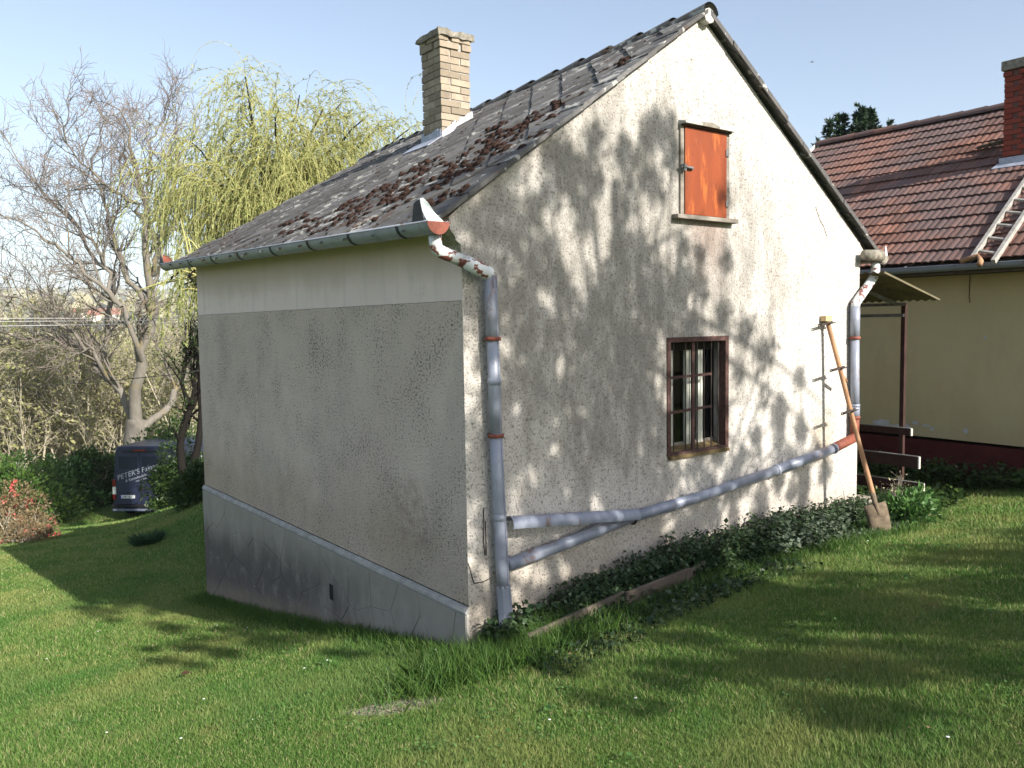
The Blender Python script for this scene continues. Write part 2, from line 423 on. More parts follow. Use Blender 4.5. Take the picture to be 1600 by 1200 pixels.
def m_hatch():
    m = Mat('orange_varnished_board', 0.5, 0.35)
    c = m.mix(m.noise(3.2, 5, 0.6, str_=(2.2, 1, 0.5)), (0.15, 0.028, 0.008), (0.31, 0.066, 0.014))
    c = m.mix(m.math('MULTIPLY', m.band(m.noise(5, 4, 0.7, str_=(1.6, 1, 0.45)), 0.54, 0.66), 0.6), c, (0.50, 0.135, 0.025))
    c = m.mix(m.math('MULTIPLY', m.band(m.noise(9, 5, 0.75, str_=(1.4, 1, 0.5)), 0.56, 0.72), 0.6), c, (0.11, 0.03, 0.015))
    c = m.mix(m.math('MULTIPLY', m.band(m.noise(38, 4, 0.7, str_=(3, 1, 0.12)), 0.45, 0.75), 0.4), c, (0.20, 0.06, 0.02))
    m.col(c); m.bump(m.noise(30, 4, str_=(3, 1, 0.3)), 0.2, 0.004)
    return m.m
HATCH = m_hatch()
SILLWOOD = simple('mossy_sill_board', (0.15, 0.11, 0.055), 0.9, 0.1, 0.5, 12, bump=0.3)
CURTAIN = simple('faded_curtain', (0.72, 0.73, 0.64), 0.9, 0.1, 0.12, 6, str_=(3, 1, 0.3))
CURTAIN2 = simple('grey_net_curtain', (0.21, 0.195, 0.19), 0.95, 0.1, 0.55, 16, str_=(3, 1, 0.3))
DARK = simple('dark_interior', (0.03, 0.027, 0.025), 0.95, 0.05, 0.2, 3)
GLASS = m_glass()
CLAY = m_tile(); YELLOW = m_yellow()
MAROON = simple('maroon_plinth_paint', (0.085, 0.020, 0.018), 0.85, 0.15, 0.3, 5, bump=0.2)
PEELW = simple('bare_lime_patch', (0.50, 0.50, 0.52), 0.9, 0.1, 0.15, 12)
LADDER = simple('silver_grey_wood', (0.34, 0.32, 0.29), 0.9, 0.1, 0.3, 14, bump=0.3)
MOSS = simple('brown_moss', (0.044, 0.027, 0.022), 1.0, 0.02, 0.6, 26, bump=0.6)
SOFFIT = simple('soffit_wood', (0.10, 0.08, 0.06), 0.9, 0.1, 0.3, 9)
WHITEB = simple('white_verge_board', (0.6, 0.6, 0.58), 0.7, 0.2, 0.1, 5)
GROUND = m_ground(); GRASS = m_grass()
BOARD = simple('edging_board_wood', (0.13, 0.105, 0.085), 0.9, 0.1, 0.45, 7, bump=0.4, str_=(0.5, 1, 1))
CORR = simple('corrugated_sheet', (0.16, 0.12, 0.065), 0.7, 0.3, 0.35, 5, bump=0.0)
TRIMY = simple('ochre_trim', (0.14, 0.12, 0.075), 0.7, 0.2, 0.2, 9)
STEEL = simple('dull_steel', (0.17, 0.165, 0.16), 0.5, 0.4, 0.3, 12)
BROWNP = simple('dark_brown_planks', (0.050, 0.026, 0.022), 0.8, 0.2, 0.35, 9)
PALEWOOD = simple('pale_end_grain', (0.50, 0.48, 0.42), 0.8, 0.2, 0.15, 9)
MUDMETAL = simple('muddy_blade', (0.15, 0.115, 0.08), 0.9, 0.15, 0.4, 16, bump=0.5)

# ------------------------------------------------------------------ terrain
def sst(a, b, x):
    t = np.clip((x - a) / (b - a), 0, 1); return t*t*(3 - 2*t)
_AX = np.array([-8, -3, -0.6, 0.0, 0.5, 1.0, 2.0, 3.5, 5.0, 8.5, 14.0])
_AZ = np.array([-2.60, -2.46, -2.43, -2.42, -2.36, -2.29, -2.24, -2.26, -2.28, -2.30, -2.30])
_LY = np.array([0, 0.9, 2.2, 3.8, 6.15, 10, 15.5, 20, 25, 33, 38, 46, 80, 150, 400, 700, 900, 1500, 2600, 4200, 7000.])
_LZ = np.array([0, -.18, -.465, -.78, -1.15, -1.56, -2.18, -2.95, -4.0, -4.40, -6.0, -9.0, -13, -15, -15, -2, 16, 42, 92, 128, 60.])
def terr(x, y):
    x = np.asarray(x, float); y = np.asarray(y, float)
    A = np.interp(x, _AX, _AZ); A = A + (-2.47 - A)*sst(9, 18, y)
    s = 0.15*np.clip(-y, 0, 9) + 0.03*np.clip(-y - 9, 0, 60)
    r = np.where(y > 0, np.sqrt(y*y + (0.35*np.maximum(np.abs(x - 2) - 12, 0))**2), 0)
    back = np.interp(r, _LY, _LZ)
    w = sst(0.6, 5.2, x)*(1 - sst(9, 22, y))
    hill = 12*np.sin(x*0.0023 + 1.0)*np.sin(y*0.0017 + 2.2) + 5*np.sin(x*0.007 + y*0.004)
    z = A + s + back*(1 - w) + w*np.clip(y, 0, 12)*0.015
    z = z + hill*sst(600, 1500, y)
    z = z + 0.012*np.sin(x*3.1 + 1.3*np.sin(y*2.3))*np.sin(y*2.7 + 0.5) + 0.02*np.sin(x*0.9 + y*0.6)
    return z
def tz(x, y): return float(terr(x, y))
def axis(lo, hi, c0, c1, d0, growth):
    a = list(np.arange(c0, c1 + 1e-6, d0)); d = d0
    while a[-1] < hi: d *= growth; a.append(a[-1] + d)
    d = d0
    while a[0] > lo: d *= growth; a.insert(0, a[0] - d)
    return np.array(a)
gx = axis(-3500, 6500, -9, 12, 0.16, 1.06); gy = axis(-120, 7000, -7, 18, 0.16, 1.045)
GX, GY = np.meshgrid(gx, gy); GZ = terr(GX, GY)
V = np.stack([GX, GY, GZ], -1).reshape(-1, 3); nx = len(gx); ny = len(gy)
I = (np.arange(ny - 1)[:, None]*nx + np.arange(nx - 1)[None, :]).ravel()
ground = put('ground', mesh_from('ground', V, np.stack([I, I+1, I+nx+1, I+nx], 1), True), GROUND)
struct(ground)

# ------------------------------------------------------------------ the cottage
COT = thing('cottage', 'small old cottage with stained white roughcast gable and mossy grey tile roof, nearest building', 'house', (2.6, 3.1, -2.6))
L = 6.17; WID = 5.2
AP = (2.6, 2.65)
def rake_z(x):
    if x <= AP[0]: return 0.83 + (AP[1] - 0.83)*(x + 0.0)/AP[0]
    return 0.80 + (AP[1] - 0.80)*(WID - x)/AP[0]
# gable wall, front face in strips round the two openings, with reveals
WIN = (2.135, 2.95, -1.19, -0.165); HAT = (2.30, 2.93, 0.915, 1.70)
mb = MB()
xs = [0, 0.5, 1.0, 1.6, WIN[0], HAT[0], 2.6, HAT[1], WIN[1], 3.5, 4.2, 4.8, WID]
def colfaces(x0, x1, z0a, z0b, z1a, z1b, y=0.0):
    mb.add([(x0, y, z0a), (x1, y, z0b), (x1, y, z1b), (x0, y, z1a)], [(0, 1, 2, 3)])
for x0, x1 in zip(xs[:-1], xs[1:]):
    holes = []
    if x0 >= WIN[0]-1e-6 and x1 <= WIN[1]+1e-6: holes.append((WIN[2], WIN[3]))
    if x0 >= HAT[0]-1e-6 and x1 <= HAT[1]+1e-6: holes.append((HAT[2], HAT[3]))
    z = -4.2
    for a, b in holes:
        colfaces(x0, x1, z, z, a, a); z = b
    colfaces(x0, x1, z, z, rake_z(x0), rake_z(x1))
for (a, b, c, d), dep in ((WIN, 0.34), (HAT, 0.10)):
    mb.add([(a,0,c),(a,dep,c),(a,dep,d),(a,0,d)], [(0,1,2,3)]); mb.add([(b,0,c),(b,0,d),(b,min(dep,.15),d),(b,min(dep,.15),c)], [(0,1,2,3)])
    mb.add([(a,0,c),(b,0,c),(b,dep,c),(a,dep,c)], [(0,1,2,3)]); mb.add([(a,0,d),(a,dep,d),(b,dep,d),(b,0,d)], [(0,1,2,3)])
# corbelled shoulders under the eaves, broken outline like thrown plaster
mb.prism([(0.0,0.0,0.50),(0.0,0.0,0.83),(-0.10,0.0,0.745),(-0.095,0.0,0.66),(-0.055,0.0,0.62),(-0.045,0.0,0.585),(-0.005,0.0,0.56)][::-1], (0, 0.28, 0))
mb.prism([(WID,0.0,0.48),(WID+0.01,0.0,0.60),(WID+0.07,0.0,0.67),(WID+0.07,0.0,0.725),(WID,0.0,0.785)][::-1], (0, 0.28, 0))
mk('gable_wall', mb, GABLE, COT)
# crack lines near the foot of the corner
def ribbon(pts, w, y, mbx, axis='y'):
    for p, q in zip(pts[:-1], pts[1:]):
        dx, dz = q[0]-p[0], q[1]-p[1]; l = math.hypot(dx, dz); nx_, nz_ = -dz/l*w/2, dx/l*w/2
        mbx.add([(p[0]+nx_, y, p[1]+nz_), (p[0]-nx_, y, p[1]-nz_), (q[0]-nx_, y, q[1]-nz_), (q[0]+nx_, y, q[1]+nz_)], [(0,1,2,3)])
mb = MB()
ribbon([(0.0,-1.74),(0.02,-1.80),(0.035,-1.86),(0.05,-1.90),(0.13,-1.905),(0.2,-1.89)], 0.008, -0.003, mb)
mk('plaster_crack', mb, DARK, COT)
mb = MB(); ribbon([(4.35,1.13),(4.43,1.00),(4.50,0.94),(4.56,0.84)], 0.006, -0.003, mb); mk('plaster_crack', mb, DARK, COT)
# long side wall, rear gable, far wall
mb = MB(); mb.add([(0,0.0,-2.06),(0,L,-2.06),(0,L,0.163),(0,0.0,0.163)], [(0,3,2,1)])
mb.add([(0,0,0.163),(0.02,0,0.163),(0.02,L,0.163),(0,L,0.163)], [(0,1,2,3)])
mk('side_wall', mb, SIDE, COT)
mb = MB(); mb.box(-0.004+0.012, 0.30, 0.012, L, 0.166, 0.80)
mk('plaster_band', mb, BANDM, COT)
mb = MB(); mb.add([(0.01,L,-4.5),(WID,L,-4.5),(WID,L,0.6),(2.6,L,2.40),(0.01,L,0.6)], [(0,1,2,3,4)])
mb.add([(WID,0,-4.2),(WID,L,-4.2),(WID,L,0.62),(WID,0,0.62)], [(0,1,2,3)])
mk('rear_wall', mb, SIDE, COT)
# dark room behind the window
mb = MB(); mb.box(1.7, 3.5, 0.36, 2.2, -2.0, 0.2); mb.f = [f[::-1] for f in mb.f]
mb.f = [f for i, f in enumerate(mb.f) if i != 2]
mk('room_lining', mb, DARK, COT)
mb = MB()
mb.box(1.7, WIN[0], 0.345, 0.36, -2.0, 0.2)
mk('inner_wall', mb, DARK, COT)
mk('inner_wall', MB().box(3.1, 3.5, 0.345, 0.36, -2.0, 0.2), DARK, COT)

# plinth: cement face scored into crazy paving, each piece its own stone
PL = mk('plinth', MB().box(-0.022, 0.0-0.001, -0.004, L+0.02, -4.4, -2.085), MORTAR, COT)
mb = MB(); mb.prism([(-0.034,-0.006,-2.118),(-0.034,-0.006,-2.105),(-0.001,-0.006,-2.065),(-0.001,-0.006,-2.118)][::-1], (0, L+0.035, 0))
mk('plinth_ledge', mb, simple('ledge_cement', (0.30, 0.295, 0.285), 0.85, 0.2, 0.25, 8, bump=0.3), COT, bevel=0.004)
def clip(poly, n, c):
    out = []
    for i in range(len(poly)):
        p, q = poly[i], poly[(i+1) % len(poly)]; dp = p[0]*n[0]+p[1]*n[1]-c; dq = q[0]*n[0]+q[1]*n[1]-c
        if dp <= 0: out.append(p)
        if (dp < 0 < dq) or (dq < 0 < dp):
            t = dp/(dp-dq); out.append((p[0]+(q[0]-p[0])*t, p[1]+(q[1]-p[1])*t))
    return out
dom = [(0.0, -2.128), (L+0.015, -2.128), (L+0.015, -4.1), (0.0, -2.75)][::-1]
rs = random.Random(5); sites = []
tries = 0
while len(sites) < 44 and tries < 9000:
    tries += 1
    y = rs.uniform(0, L); z = rs.uniform(-4.0, -2.13)
    if z < -2.75 - y*0.22: continue
    if all(math.hypot((y-a)*0.8, (z-b)*1.1) > 0.235 for a, b in sites): sites.append((y, z))
for i, (y, z) in enumerate(sites):
    P = dom
    for j, (a, b) in enumerate(sites):
        if i == j: continue
        n = (a-y, b-z); l = math.hypot(*n); n = (n[0]/l, n[1]/l)
        P = clip(P, n, ((a+y)/2)*n[0]+((b+z)/2)*n[1]-0.003)
        if len(P) < 3: break
    if len(P) < 3: continue
    x = -0.030 - rs.uniform(0, 0.003)
    mb = MB(); mb.prism([(x, p[0], p[1]) for p in P], (-x-0.021, 0, 0))
    o = mk('stone', mb, PLINTH, PL, bevel=0.003)
mk('weep_hole', MB().box(-0.0345, -0.026, 2.24, 2.32, -2.60, -2.45), DARK, COT)

# ---- roof
def eave(y): return Vector((-0.30, y, 0.655 + 0.022*y))
def ridge(y): return Vector((2.6, y, 2.675 - 0.035*y))
def rp(y, s, lift=0.0):
    e, r = eave(y), ridge(y); p = e + (r - e)*s; d = (r-e).normalized(); n = d.cross(Vector((0,-1,0))).normalized()
    if n.z < 0: n = -n
    return p + n*lift
def rpr(y, s, lift=0.0):
    p = rp(y, s, lift); return Vector((5.2 - p.x, p.y, p.z))
Y0, Y1 = -0.075, 6.40
mb = MB(); N = 12
for f, sgn in ((rp, 1), (rpr, -1)):
    V = []; Fc = []
    for i in range(N+1):
        y = 0.012 + (Y1-0.02-0.012)*i/N
        V += [f(y, 0.012, -0.012), f(y, 1, -0.012), f(y, 1, -0.06), f(y, 0.012, -0.06)]
    for i in range(N):
        for j in range(4): Fc.append((i*4+j, i*4+(j+1) % 4, (i+1)*4+(j+1) % 4, (i+1)*4+j))
    Fc += [(0,1,2,3), (N*4+3, N*4+2, N*4+1, N*4)]
    mb.add(V, Fc)
ROOF = mk('roof', mb, SOFFIT, COT)
# diamond tiles: a clipped square laid on its corner, all sharing one mesh
hw, hh, th = 0.221, 0.285, 0.015
poly = [(0,-hh),(hw,-0.063),(hw,0.063),(0,hh),(-hw,0.063),(-hw,-0.063)]
mbt = MB(); mbt.prism([(a, b, 0) for a, b in poly], (0, 0, th)); TILE = mesh_from('roof_tile', mbt.v, mbt.f); TILE.materials.append(SLATE)
mbh = MB(); mbh.prism([(0,-hh,0),(hw,-0.063,0),(hw,0.02,0),(-hw,0.02,0),(-hw,-0.063,0)], (0, 0, th)); HALF = mesh_from('roof_tile', mbh.v, mbh.f); HALF.materials.append(SLATE)
def frame(y, s, side=1):
    p = rp(y, s); d = (ridge(y)-eave(y)).normalized(); n = d.cross(Vector((0,-1,0))).normalized()
    if n.z < 0: n = -n
    if side < 0: p.x = 5.2 - p.x; d = Vector((-d.x, d.y, d.z)); n = Vector((-n.x, n.y, n.z))
    return p, d, n
SL = (ridge(3)-eave(3)).length
rt = random.Random(3); cnt = 0
pitch = 0.225; rows = int(SL/pitch)
stuffV = []; stuffF = []
for side in (1, -1):
    for j in range(rows + 1):
        s = (0.20 + j*pitch)/SL
        k = 0
        y = Y0 + 0.245 + (0.225 if j % 2 else 0.0)
        top_ = s*SL + 0.27 > SL; msh, src = (HALF, mbh) if top_ else (TILE, mbt)
        while y < Y1 - 0.20:
            if s < 0.99:
                p, d, n = frame(y, s, side); a = d.cross(n)
                tilt = 0.055 + rt.uniform(-0.008, 0.014); yaw = rt.gauss(0, 0.018)
                slip = rt.uniform(-0.012, 0.012)
                if rt.random() < 0.05: slip -= 0.03; tilt += 0.03
                M3 = Matrix((a, d, n)).transposed().to_4x4()
                Mw = Matrix.Translation(p + n*(0.010 + rt.uniform(0, 0.004)) + d*slip) @ M3 @ Matrix.Rotation(yaw, 4, 'Z') @ Matrix.Rotation(-tilt, 4, 'X')
                if side == 1:
                    o = bpy.data.objects.new('roof_tile', msh); COL.objects.link(o); o.parent = ROOF; o.matrix_local = Mw; cnt += 1
                else:
                    b = len(stuffV); stuffV += [Mw @ Vector(v) for v in src.v]; stuffF += [tuple(i+b for i in f) for f in src.f]
            y += 0.45
o = put('rear_slope_tiles', mesh_from('rear_slope_tiles', stuffV, stuffF), SLATE, ROOF); stuff(o)
# doubled starter strip along the eave, lifted verge pieces along the gable
mb = MB(); VM = []
for i in range(15):
    y = Y0 + 0.02 + i*0.43
    p = rp(y, 0, 0.012)
    mb = MB(); q = [rp(y, -0.012, 0.010), rp(y+0.425, -0.012, 0.010), rp(y+0.425, 0.075, 0.006), rp(y, 0.075, 0.006)]
    mb.prism(q, (0, 0, 0.010)); mk('eave_tile', mb, SLATE, ROOF)
for side, f in ((1, rp), (-1, rpr)):
    nn = 8
    for i in range(nn):
        s0 = -0.012 + i/nn; s1 = s0 + 1/nn + 0.03
        j = rt.uniform(-0.008, 0.008); w = 0.27
        mb = MB()
        a, b, c, d = f(Y0-0.012+j, s0, 0.028), f(Y0+w+j, s0, 0.026), f(Y0+w+j, min(s1, 0.995), 0.014), f(Y0-0.012+j, min(s1, 0.995), 0.016)
        up = Vector((0, 0, 0.012)); mb.prism([a, b, c, d] if side > 0 else [d, c, b, a], up)
        # turned down lip over the gable edge
        lz = 0.028 if side > 0 else 0.045
        lip = [a, d, d - Vector((0, 0, lz*.8)), a - Vector((0, 0, lz))]
        mb.prism(lip, (0, 0.012, 0))
        mk('verge_tile', mb, SLATE, ROOF)
# ridge caps
for i in range(16):
    y = Y0 - 0.02 + i*0.408
    a = ridge(y) + Vector((0, 0, -0.022)); b = ridge(y+0.43) + Vector((0, 0, -0.036))
    mb = MB(); mb.tube([a, b], [0.098, 0.082], 10, False, -PI/2, PI/2)
    mb.tube([b + Vector((0,0,-0.01)), a + Vector((0,0,-0.01))], [0.070, 0.086], 10, False, -PI/2, PI/2)
    o = mk('ridge_tile', mb, SLATE, ROOF)
mk('ridge_mortar', MB().tube([ridge(Y0+0.0)+Vector((0,0.0,-0.035)), ridge(Y1-0.1)+Vector((0,0,-0.035))], 0.068, 8), MORTAR, ROOF)
# moss cushions: many small lumps joined
def lump(V, Fc, c, r, n, fl=0.8):
    b = len(V); k = 6
    u = Vector((0, 1, 0)); w = n.cross(u).normalized(); u = w.cross(n)
    V.append(c + n*r*fl)
    for ring, (rr, hh_) in enumerate(((0.62, 0.42), (1.0, 0.0))):
        for i in range(k):
            t = 2*PI*i/k + ring*0.5; q = rr*r*random.uniform(0.8, 1.2)
            V.append(c + (u*math.cos(t) + w*math.sin(t))*q + n*r*fl*hh_*1.6)
    for i in range(k):
        j = (i+1) % k; Fc.append((b, b+1+i, b+1+j)); Fc.append((b+1+i, b+1+k+i, b+1+k+j)); Fc.append((b+1+i, b+1+k+j, b+1+j))
V = []; Fc = []
mr = random.Random(9)
centres = [(0.35,0.30,.5),(0.55,0.42,.4),(0.9,0.22,.45),(1.15,0.30,.55),(1.25,0.12,.4),(1.6,0.20,.5),(1.7,0.33,.4),(2.1,0.10,.35),(2.2,0.25,.35),(0.8,0.48,.35),(0.5,0.56,.25),(1.9,0.40,.25),(2.9,0.12,.3),(0.15,0.12,.3),(3.5,0.2,.2),(0.35,0.75,.2),(1.3,0.55,.2)]
for cy, cs, rad in centres:
    for _ in range(int(120*rad)):
        k_ = mr.randrange(7); y = cy + (math.sin(k_*2.4)*.5 + mr.gauss(0, 0.16))*rad*1.5; s = cs + (math.cos(k_*2.4+k_)*.5 + mr.gauss(0, 0.18))*rad*0.24
        if not (Y0+0.05 < y < Y1-0.2 and 0.0 < s < 0.97): continue
        p, d, n = frame(y, s); lump(V, Fc, p + n*0.032, mr.choice((0.012, 0.02, 0.03, 0.045)), n, 0.5)
for _ in range(420):
    y = mr.uniform(Y0+0.1, Y1-0.3); s = mr.uniform(0.0, 0.96)**1.3
    p, d, n = frame(y, s); lump(V, Fc, p + n*0.03, mr.uniform(0.008, 0.022), n, 0.5)
stuff(put('moss', mesh_from('moss', V, Fc, True), MOSS, ROOF))

# ---- chimney of pinwheel courses
def chimney(name, x, y, z0, z1, mat, mort, parent, w=0.385, seed=1, course=0.0775, capm=CONC, cap=(0.06, 0.055)):
    r = random.Random(seed)
    core = mk(name, MB().box(x+0.012, x+w-0.012, y+0.012, y+w-0.012, z0-0.35, z1), mort, parent)
    bl, bw, bh = 0.252, 0.121, 0.066
    mbs = MB().box(0, bl, 0, bw, 0, bh); me = mesh_from('brick', mbs.v, mbs.f)
    me.materials.append(mat)
    z = z0; i = 0
    while z < z1 - 0.02:
        over = 0.02 if z > z1 - course*1.5 else 0.0
        for q in range(4):
            a = q*PI/2; fl = i % 2
            # four stretchers chase each other round the flue; every second course runs the other way
            lx, ly = (0.0, 0.0) if not fl else (w - bl, 0.0)
            ang = a; c, s = math.cos(ang), math.sin(ang)
            px, py = lx - w/2 - over*(1 if not fl else -1)*0.6, ly - w/2 - over
            o = bpy.data.objects.new('brick', me); COL.objects.link(o); o.parent = core
            jx = r.uniform(-0.004, 0.004); jy = r.uniform(-0.006, 0.003)
            o.location = (x + w/2 + c*(px+jx) - s*(py+jy), y + w/2 + s*(px+jx) + c*(py+jy), z + r.uniform(-0.002, 0.002))
            o.rotation_euler = (0, 0, ang + r.uniform(-0.012, 0.012))
            o.scale = (1, 1, 1 + r.uniform(-0.03, 0.02))
        z += course; i += 1
    return core
CH = chimney('chimney', 1.725, 2.9, 1.93, 3.12, YBRICK, MORTAR, COT, seed=4)
mb = MB()
n = 9
V = []; Fc = []
cx0, cx1, cy0, cy1 = 1.725-0.042, 1.725+0.385+0.042, 2.9-0.042, 2.9+0.385+0.042
cr = random.Random(2)
for k, z in ((0, 3.135), (1, 3.195)):
    for i in range(4*n):
        s_, t = divmod(i, n); t /= n
        px, py = [(cx0+(cx1-cx0)*t, cy0), (cx1, cy0+(cy1-cy0)*t), (cx1-(cx1-cx0)*t, cy1), (cx0, cy1-(cy1-cy0)*t)][s_]
        V.append((px+cr.uniform(-.012,.012), py+cr.uniform(-.012,.012), z+cr.uniform(-.014,.016)))
m4 = 4*n
Fc = [(i, (i+1) % m4, m4+(i+1) % m4, m4+i) for i in range(m4)] + [tuple(range(m4))[::-1]]
V.append(((cx0+cx1)/2, (cy0+cy1)/2, 3.21)); Fc += [(m4+i, m4+(i+1) % m4, 2*m4) for i in range(m4)]
mk('chimney_cap', mb.add(V, Fc), CONC, CH)
# flashing strips climbing with the roof
def roofz(x, y):
    e, r = eave(y), ridge(y); return e.z + (r.z-e.z)*(x-e.x)/(r.x-e.x)
k = 9
for i in range(k):
    x0 = 1.715 + 0.405*i/k; x1 = x0 + 0.405/k + 0.004; y = 2.882 - 0.002*(i % 2)
    z0 = roofz(x0, y); z1 = roofz(x1, y); h = 0.095 + cr.uniform(0, 0.03)
    mk('flashing', MB().add([(x0,y-0.02,z0+0.01),(x1,y-0.02,z1+0.01),(x1,y,z1+h),(x0,y,z0+h-0.01),(x0,y-0.014,z0+0.01),(x1,y-0.014,z1+0.01),(x1,y+0.004,z1+h),(x0,y+0.004,z0+h-0.01)], [(0,1,2,3),(7,6,5,4),(3,2,6,7),(0,3,7,4),(1,5,6,2)]), LEAD, CH)
for i in range(7):
    y0 = 2.875 + 0.41*i/7; y1 = y0 + 0.062; x = 1.700 - 0.002*(i % 2); z0 = roofz(1.70, y0)
    mk('flashing', MB().box(x-0.004, x, y0, y1, z0+0.005, z0+0.13+cr.uniform(-.02,.02)), LEAD, CH)
zz = roofz(1.60, 3.05)
mb = MB(); mb.prism([(1.50,2.83,roofz(1.50,2.83)+0.045),(1.705,2.83,roofz(1.70,2.83)+0.05),(1.705,3.42,roofz(1.70,3.42)+0.05),(1.50,3.40,roofz(1.5,3.4)+0.045)], (0,0,0.008))
mk('flashing_apron', mb, LEAD, CH)

# ---- gutters, pipes
def half_gutter(name, p, q, r, parent, mat):
    mb = MB(); k = 12
    mb.tube([p, q], r, k, False, PI/2, 3*PI/2); mb.tube([q, p], r-0.004, k, False, PI/2, 3*PI/2)
    # bead along the front rim
    p = Vector(p); q = Vector(q); d = (q-p).normalized(); s_ = d.cross(Vector((0,0,1))).normalized()
    for e in (-1, 1): mb.tube([p + s_*r*e, q + s_*r*e], 0.008, 6)
    return mk(name, mb, mat, parent, smooth=True)
GP, GQ = (-0.295, -0.16, 0.685), (-0.275, 6.46, 0.835)
def gut(y):
    t = (y - GP[1])/(GQ[1]-GP[1]); return Vector(GP) + (Vector(GQ)-Vector(GP))*t
G = half_gutter('gutter', GP, GQ, 0.082, COT, ZINC)
for y in (0.25, 1.02, 1.80, 2.65, 3.55, 4.40, 5.25):
    c = gut(y); mb = MB(); mb.tube([c+Vector((0,-0.014,0)), c+Vector((0,0.014,0))], 0.0885, 14, False, PI/2, 3*PI/2)
    mb.tube([c+Vector((0,0.014,0)), c+Vector((0,-0.014,0))], 0.0835, 14, False, PI/2, 3*PI/2)
    mb.bar(c+Vector((0.088,0,0)), c+Vector((0.14,0,0.07)), 0.026, 0.005)
    mk('gutter_bracket', mb, STRAP, G)
for y in (0.62, 3.0, 5.5):
    c = gut(y); mb = MB(); mb.tube([c+Vector((0,-0.03,0)), c+Vector((0,0.03,0))], 0.0855, 14, False, PI/2, 3*PI/2); mk('gutter_joint', mb, ZINC, G, True)
# closed ends, rust red, with the upright splash guard
def halfdisc(c, r, dy):
    pts = [c + Vector((r*math.cos(PI+PI*i/12), 0, r*math.sin(PI+PI*i/12))) for i in range(13)]
    return MB().prism(pts[::-1], (0, dy, 0))
mk('gutter_end', halfdisc(gut(-0.165), 0.088, -0.006), RUST, G)
mk('gutter_end', halfdisc(gut(6.465), 0.088, 0.006), RUST, G)
g0 = gut(-0.13)
prof = [(0.0,0.0),(0.0,0.055),(-0.01,0.105),(-0.035,0.155),(-0.055,0.17),(-0.06,0.15),(-0.045,0.10),(-0.065,0.02),(-0.075,0.0)]
mb = MB()
A = [Vector((g0.x-0.075+0.0, g0.y-0.02, g0.z)), Vector((g0.x+0.06, g0.y-0.02, g0.z)), Vector((g0.x+0.0, g0.y+0.0, g0.z+0.06)), Vector((g0.x-0.035, g0.y+0.03, g0.z+0.13)), Vector((g0.x-0.055, g0.y+0.06, g0.z+0.165)), Vector((g0.x-0.085, g0.y+0.08, g0.z+0.155)), Vector((g0.x-0.082, g0.y+0.02, g0.z+0.06))]
mb.prism(A, (0.006, 0.008, 0)); mk('splash_guard', mb, simple('pale_peeling_paint', (0.42, 0.47, 0.46), 0.5, 0.4, 0.2, 9), G)
mb = MB(); mb.prism([Vector((g0.x-0.088, g0.y+0.0, g0.z)), Vector((g0.x-0.09, g0.y+0.05, g0.z+0.155)), Vector((g0.x-0.088, g0.y+0.13, g0.z+0.13)), Vector((g0.x-0.088, g0.y+0.16, g0.z))], (0.004, 0, 0))
mk('splash_guard', mb, STRAP, G)
g1 = gut(6.42)
mb = MB(); mb.prism([Vector((g1.x-0.06, 6.45, g1.z)), Vector((g1.x+0.09, 6.43, g1.z+0.01)), Vector((g1.x+0.03, 6.42, g1.z+0.09)), Vector((g1.x-0.045, 6.46, g1.z+0.12))], (0, 0.006, 0))
mk('splash_guard', mb, RUST, G)
mb = MB(); mb.prism([Vector((g1.x-0.085, 6.28, g1.z)), Vector((g1.x-0.085, 6.5, g1.z)), Vector((g1.x-0.07, 6.47, g1.z+0.13))], (0.004, 0, 0))
mk('splash_guard', mb, STRAP, G)

r_ = 0.049
def smoothpath(pts, rb=0.06, n=4):
    P = [Vector(p) for p in pts]; out = [P[0]]
    for i in range(1, len(P)-1):
        a, b, c = P[i-1], P[i], P[i+1]; u = (a-b).normalized(); w = (c-b).normalized(); l = min(rb, (a-b).length/2.1, (c-b).length/2.1)
        for k in range(n+1):
            t = k/n; out.append((b+u*l)*(1-t)**2 + b*2*t*(1-t) + (b+w*l)*t*t)
    return out + [P[-1]]
def collar(p, q, rr, mat, parent, w=0.03):
    p = Vector(p); q = Vector(q); d = (q-p).normalized()
    return mk('collar', MB().tube([p-d*w/2, p-d*w/2+d*0.001, p+d*w/2-d*0.001, p+d*w/2], [rr*0.9, rr, rr, rr*0.9], 14), mat, parent, True)
# near downpipe
DP = mk('downpipe', MB().tube([(0.182,-0.092,0.34),(0.190,-0.088,0.114),(0.197,-0.088,-0.106)], r_, 16), ZINC, COT, True)
mk('pipe_elbow', MB().tube(smoothpath([(-0.262,-0.07,0.60),(-0.258,-0.075,0.505),(-0.02,-0.092,0.425)], 0.04, 3), r_*0.92, 14), PEEL, DP, True)
mk('pipe_elbow', MB().tube([(-0.04,-0.092,0.433),(0.165,-0.095,0.352),(0.196,-0.095,0.338)], [r_*1.02, r_*1.04, r_*0.7], 14), PEEL, DP, True)
mk('pipe_section', MB().tube([(0.197,-0.086,-0.106),(0.205,-0.086,-0.439),(0.209,-0.086,-0.812)], r_*0.94, 16), ZINC, DP, True)
mk('pipe_section', MB().tube([(0.209,-0.086,-0.80),(0.222,-0.086,-1.19),(0.246,-0.086,-1.767),(0.252,-0.088,-1.95)], r_*1.02, 16), ZINC, DP, True)
mb = MB(); mb.tube([(0.252,-0.088,-1.93),(0.258,-0.09,-2.06),(0.268,-0.10,-2.36)], [r_*1.08, r_*1.15, r_*1.22], 8); mk('pipe_shoe', mb, ZINC, DP)
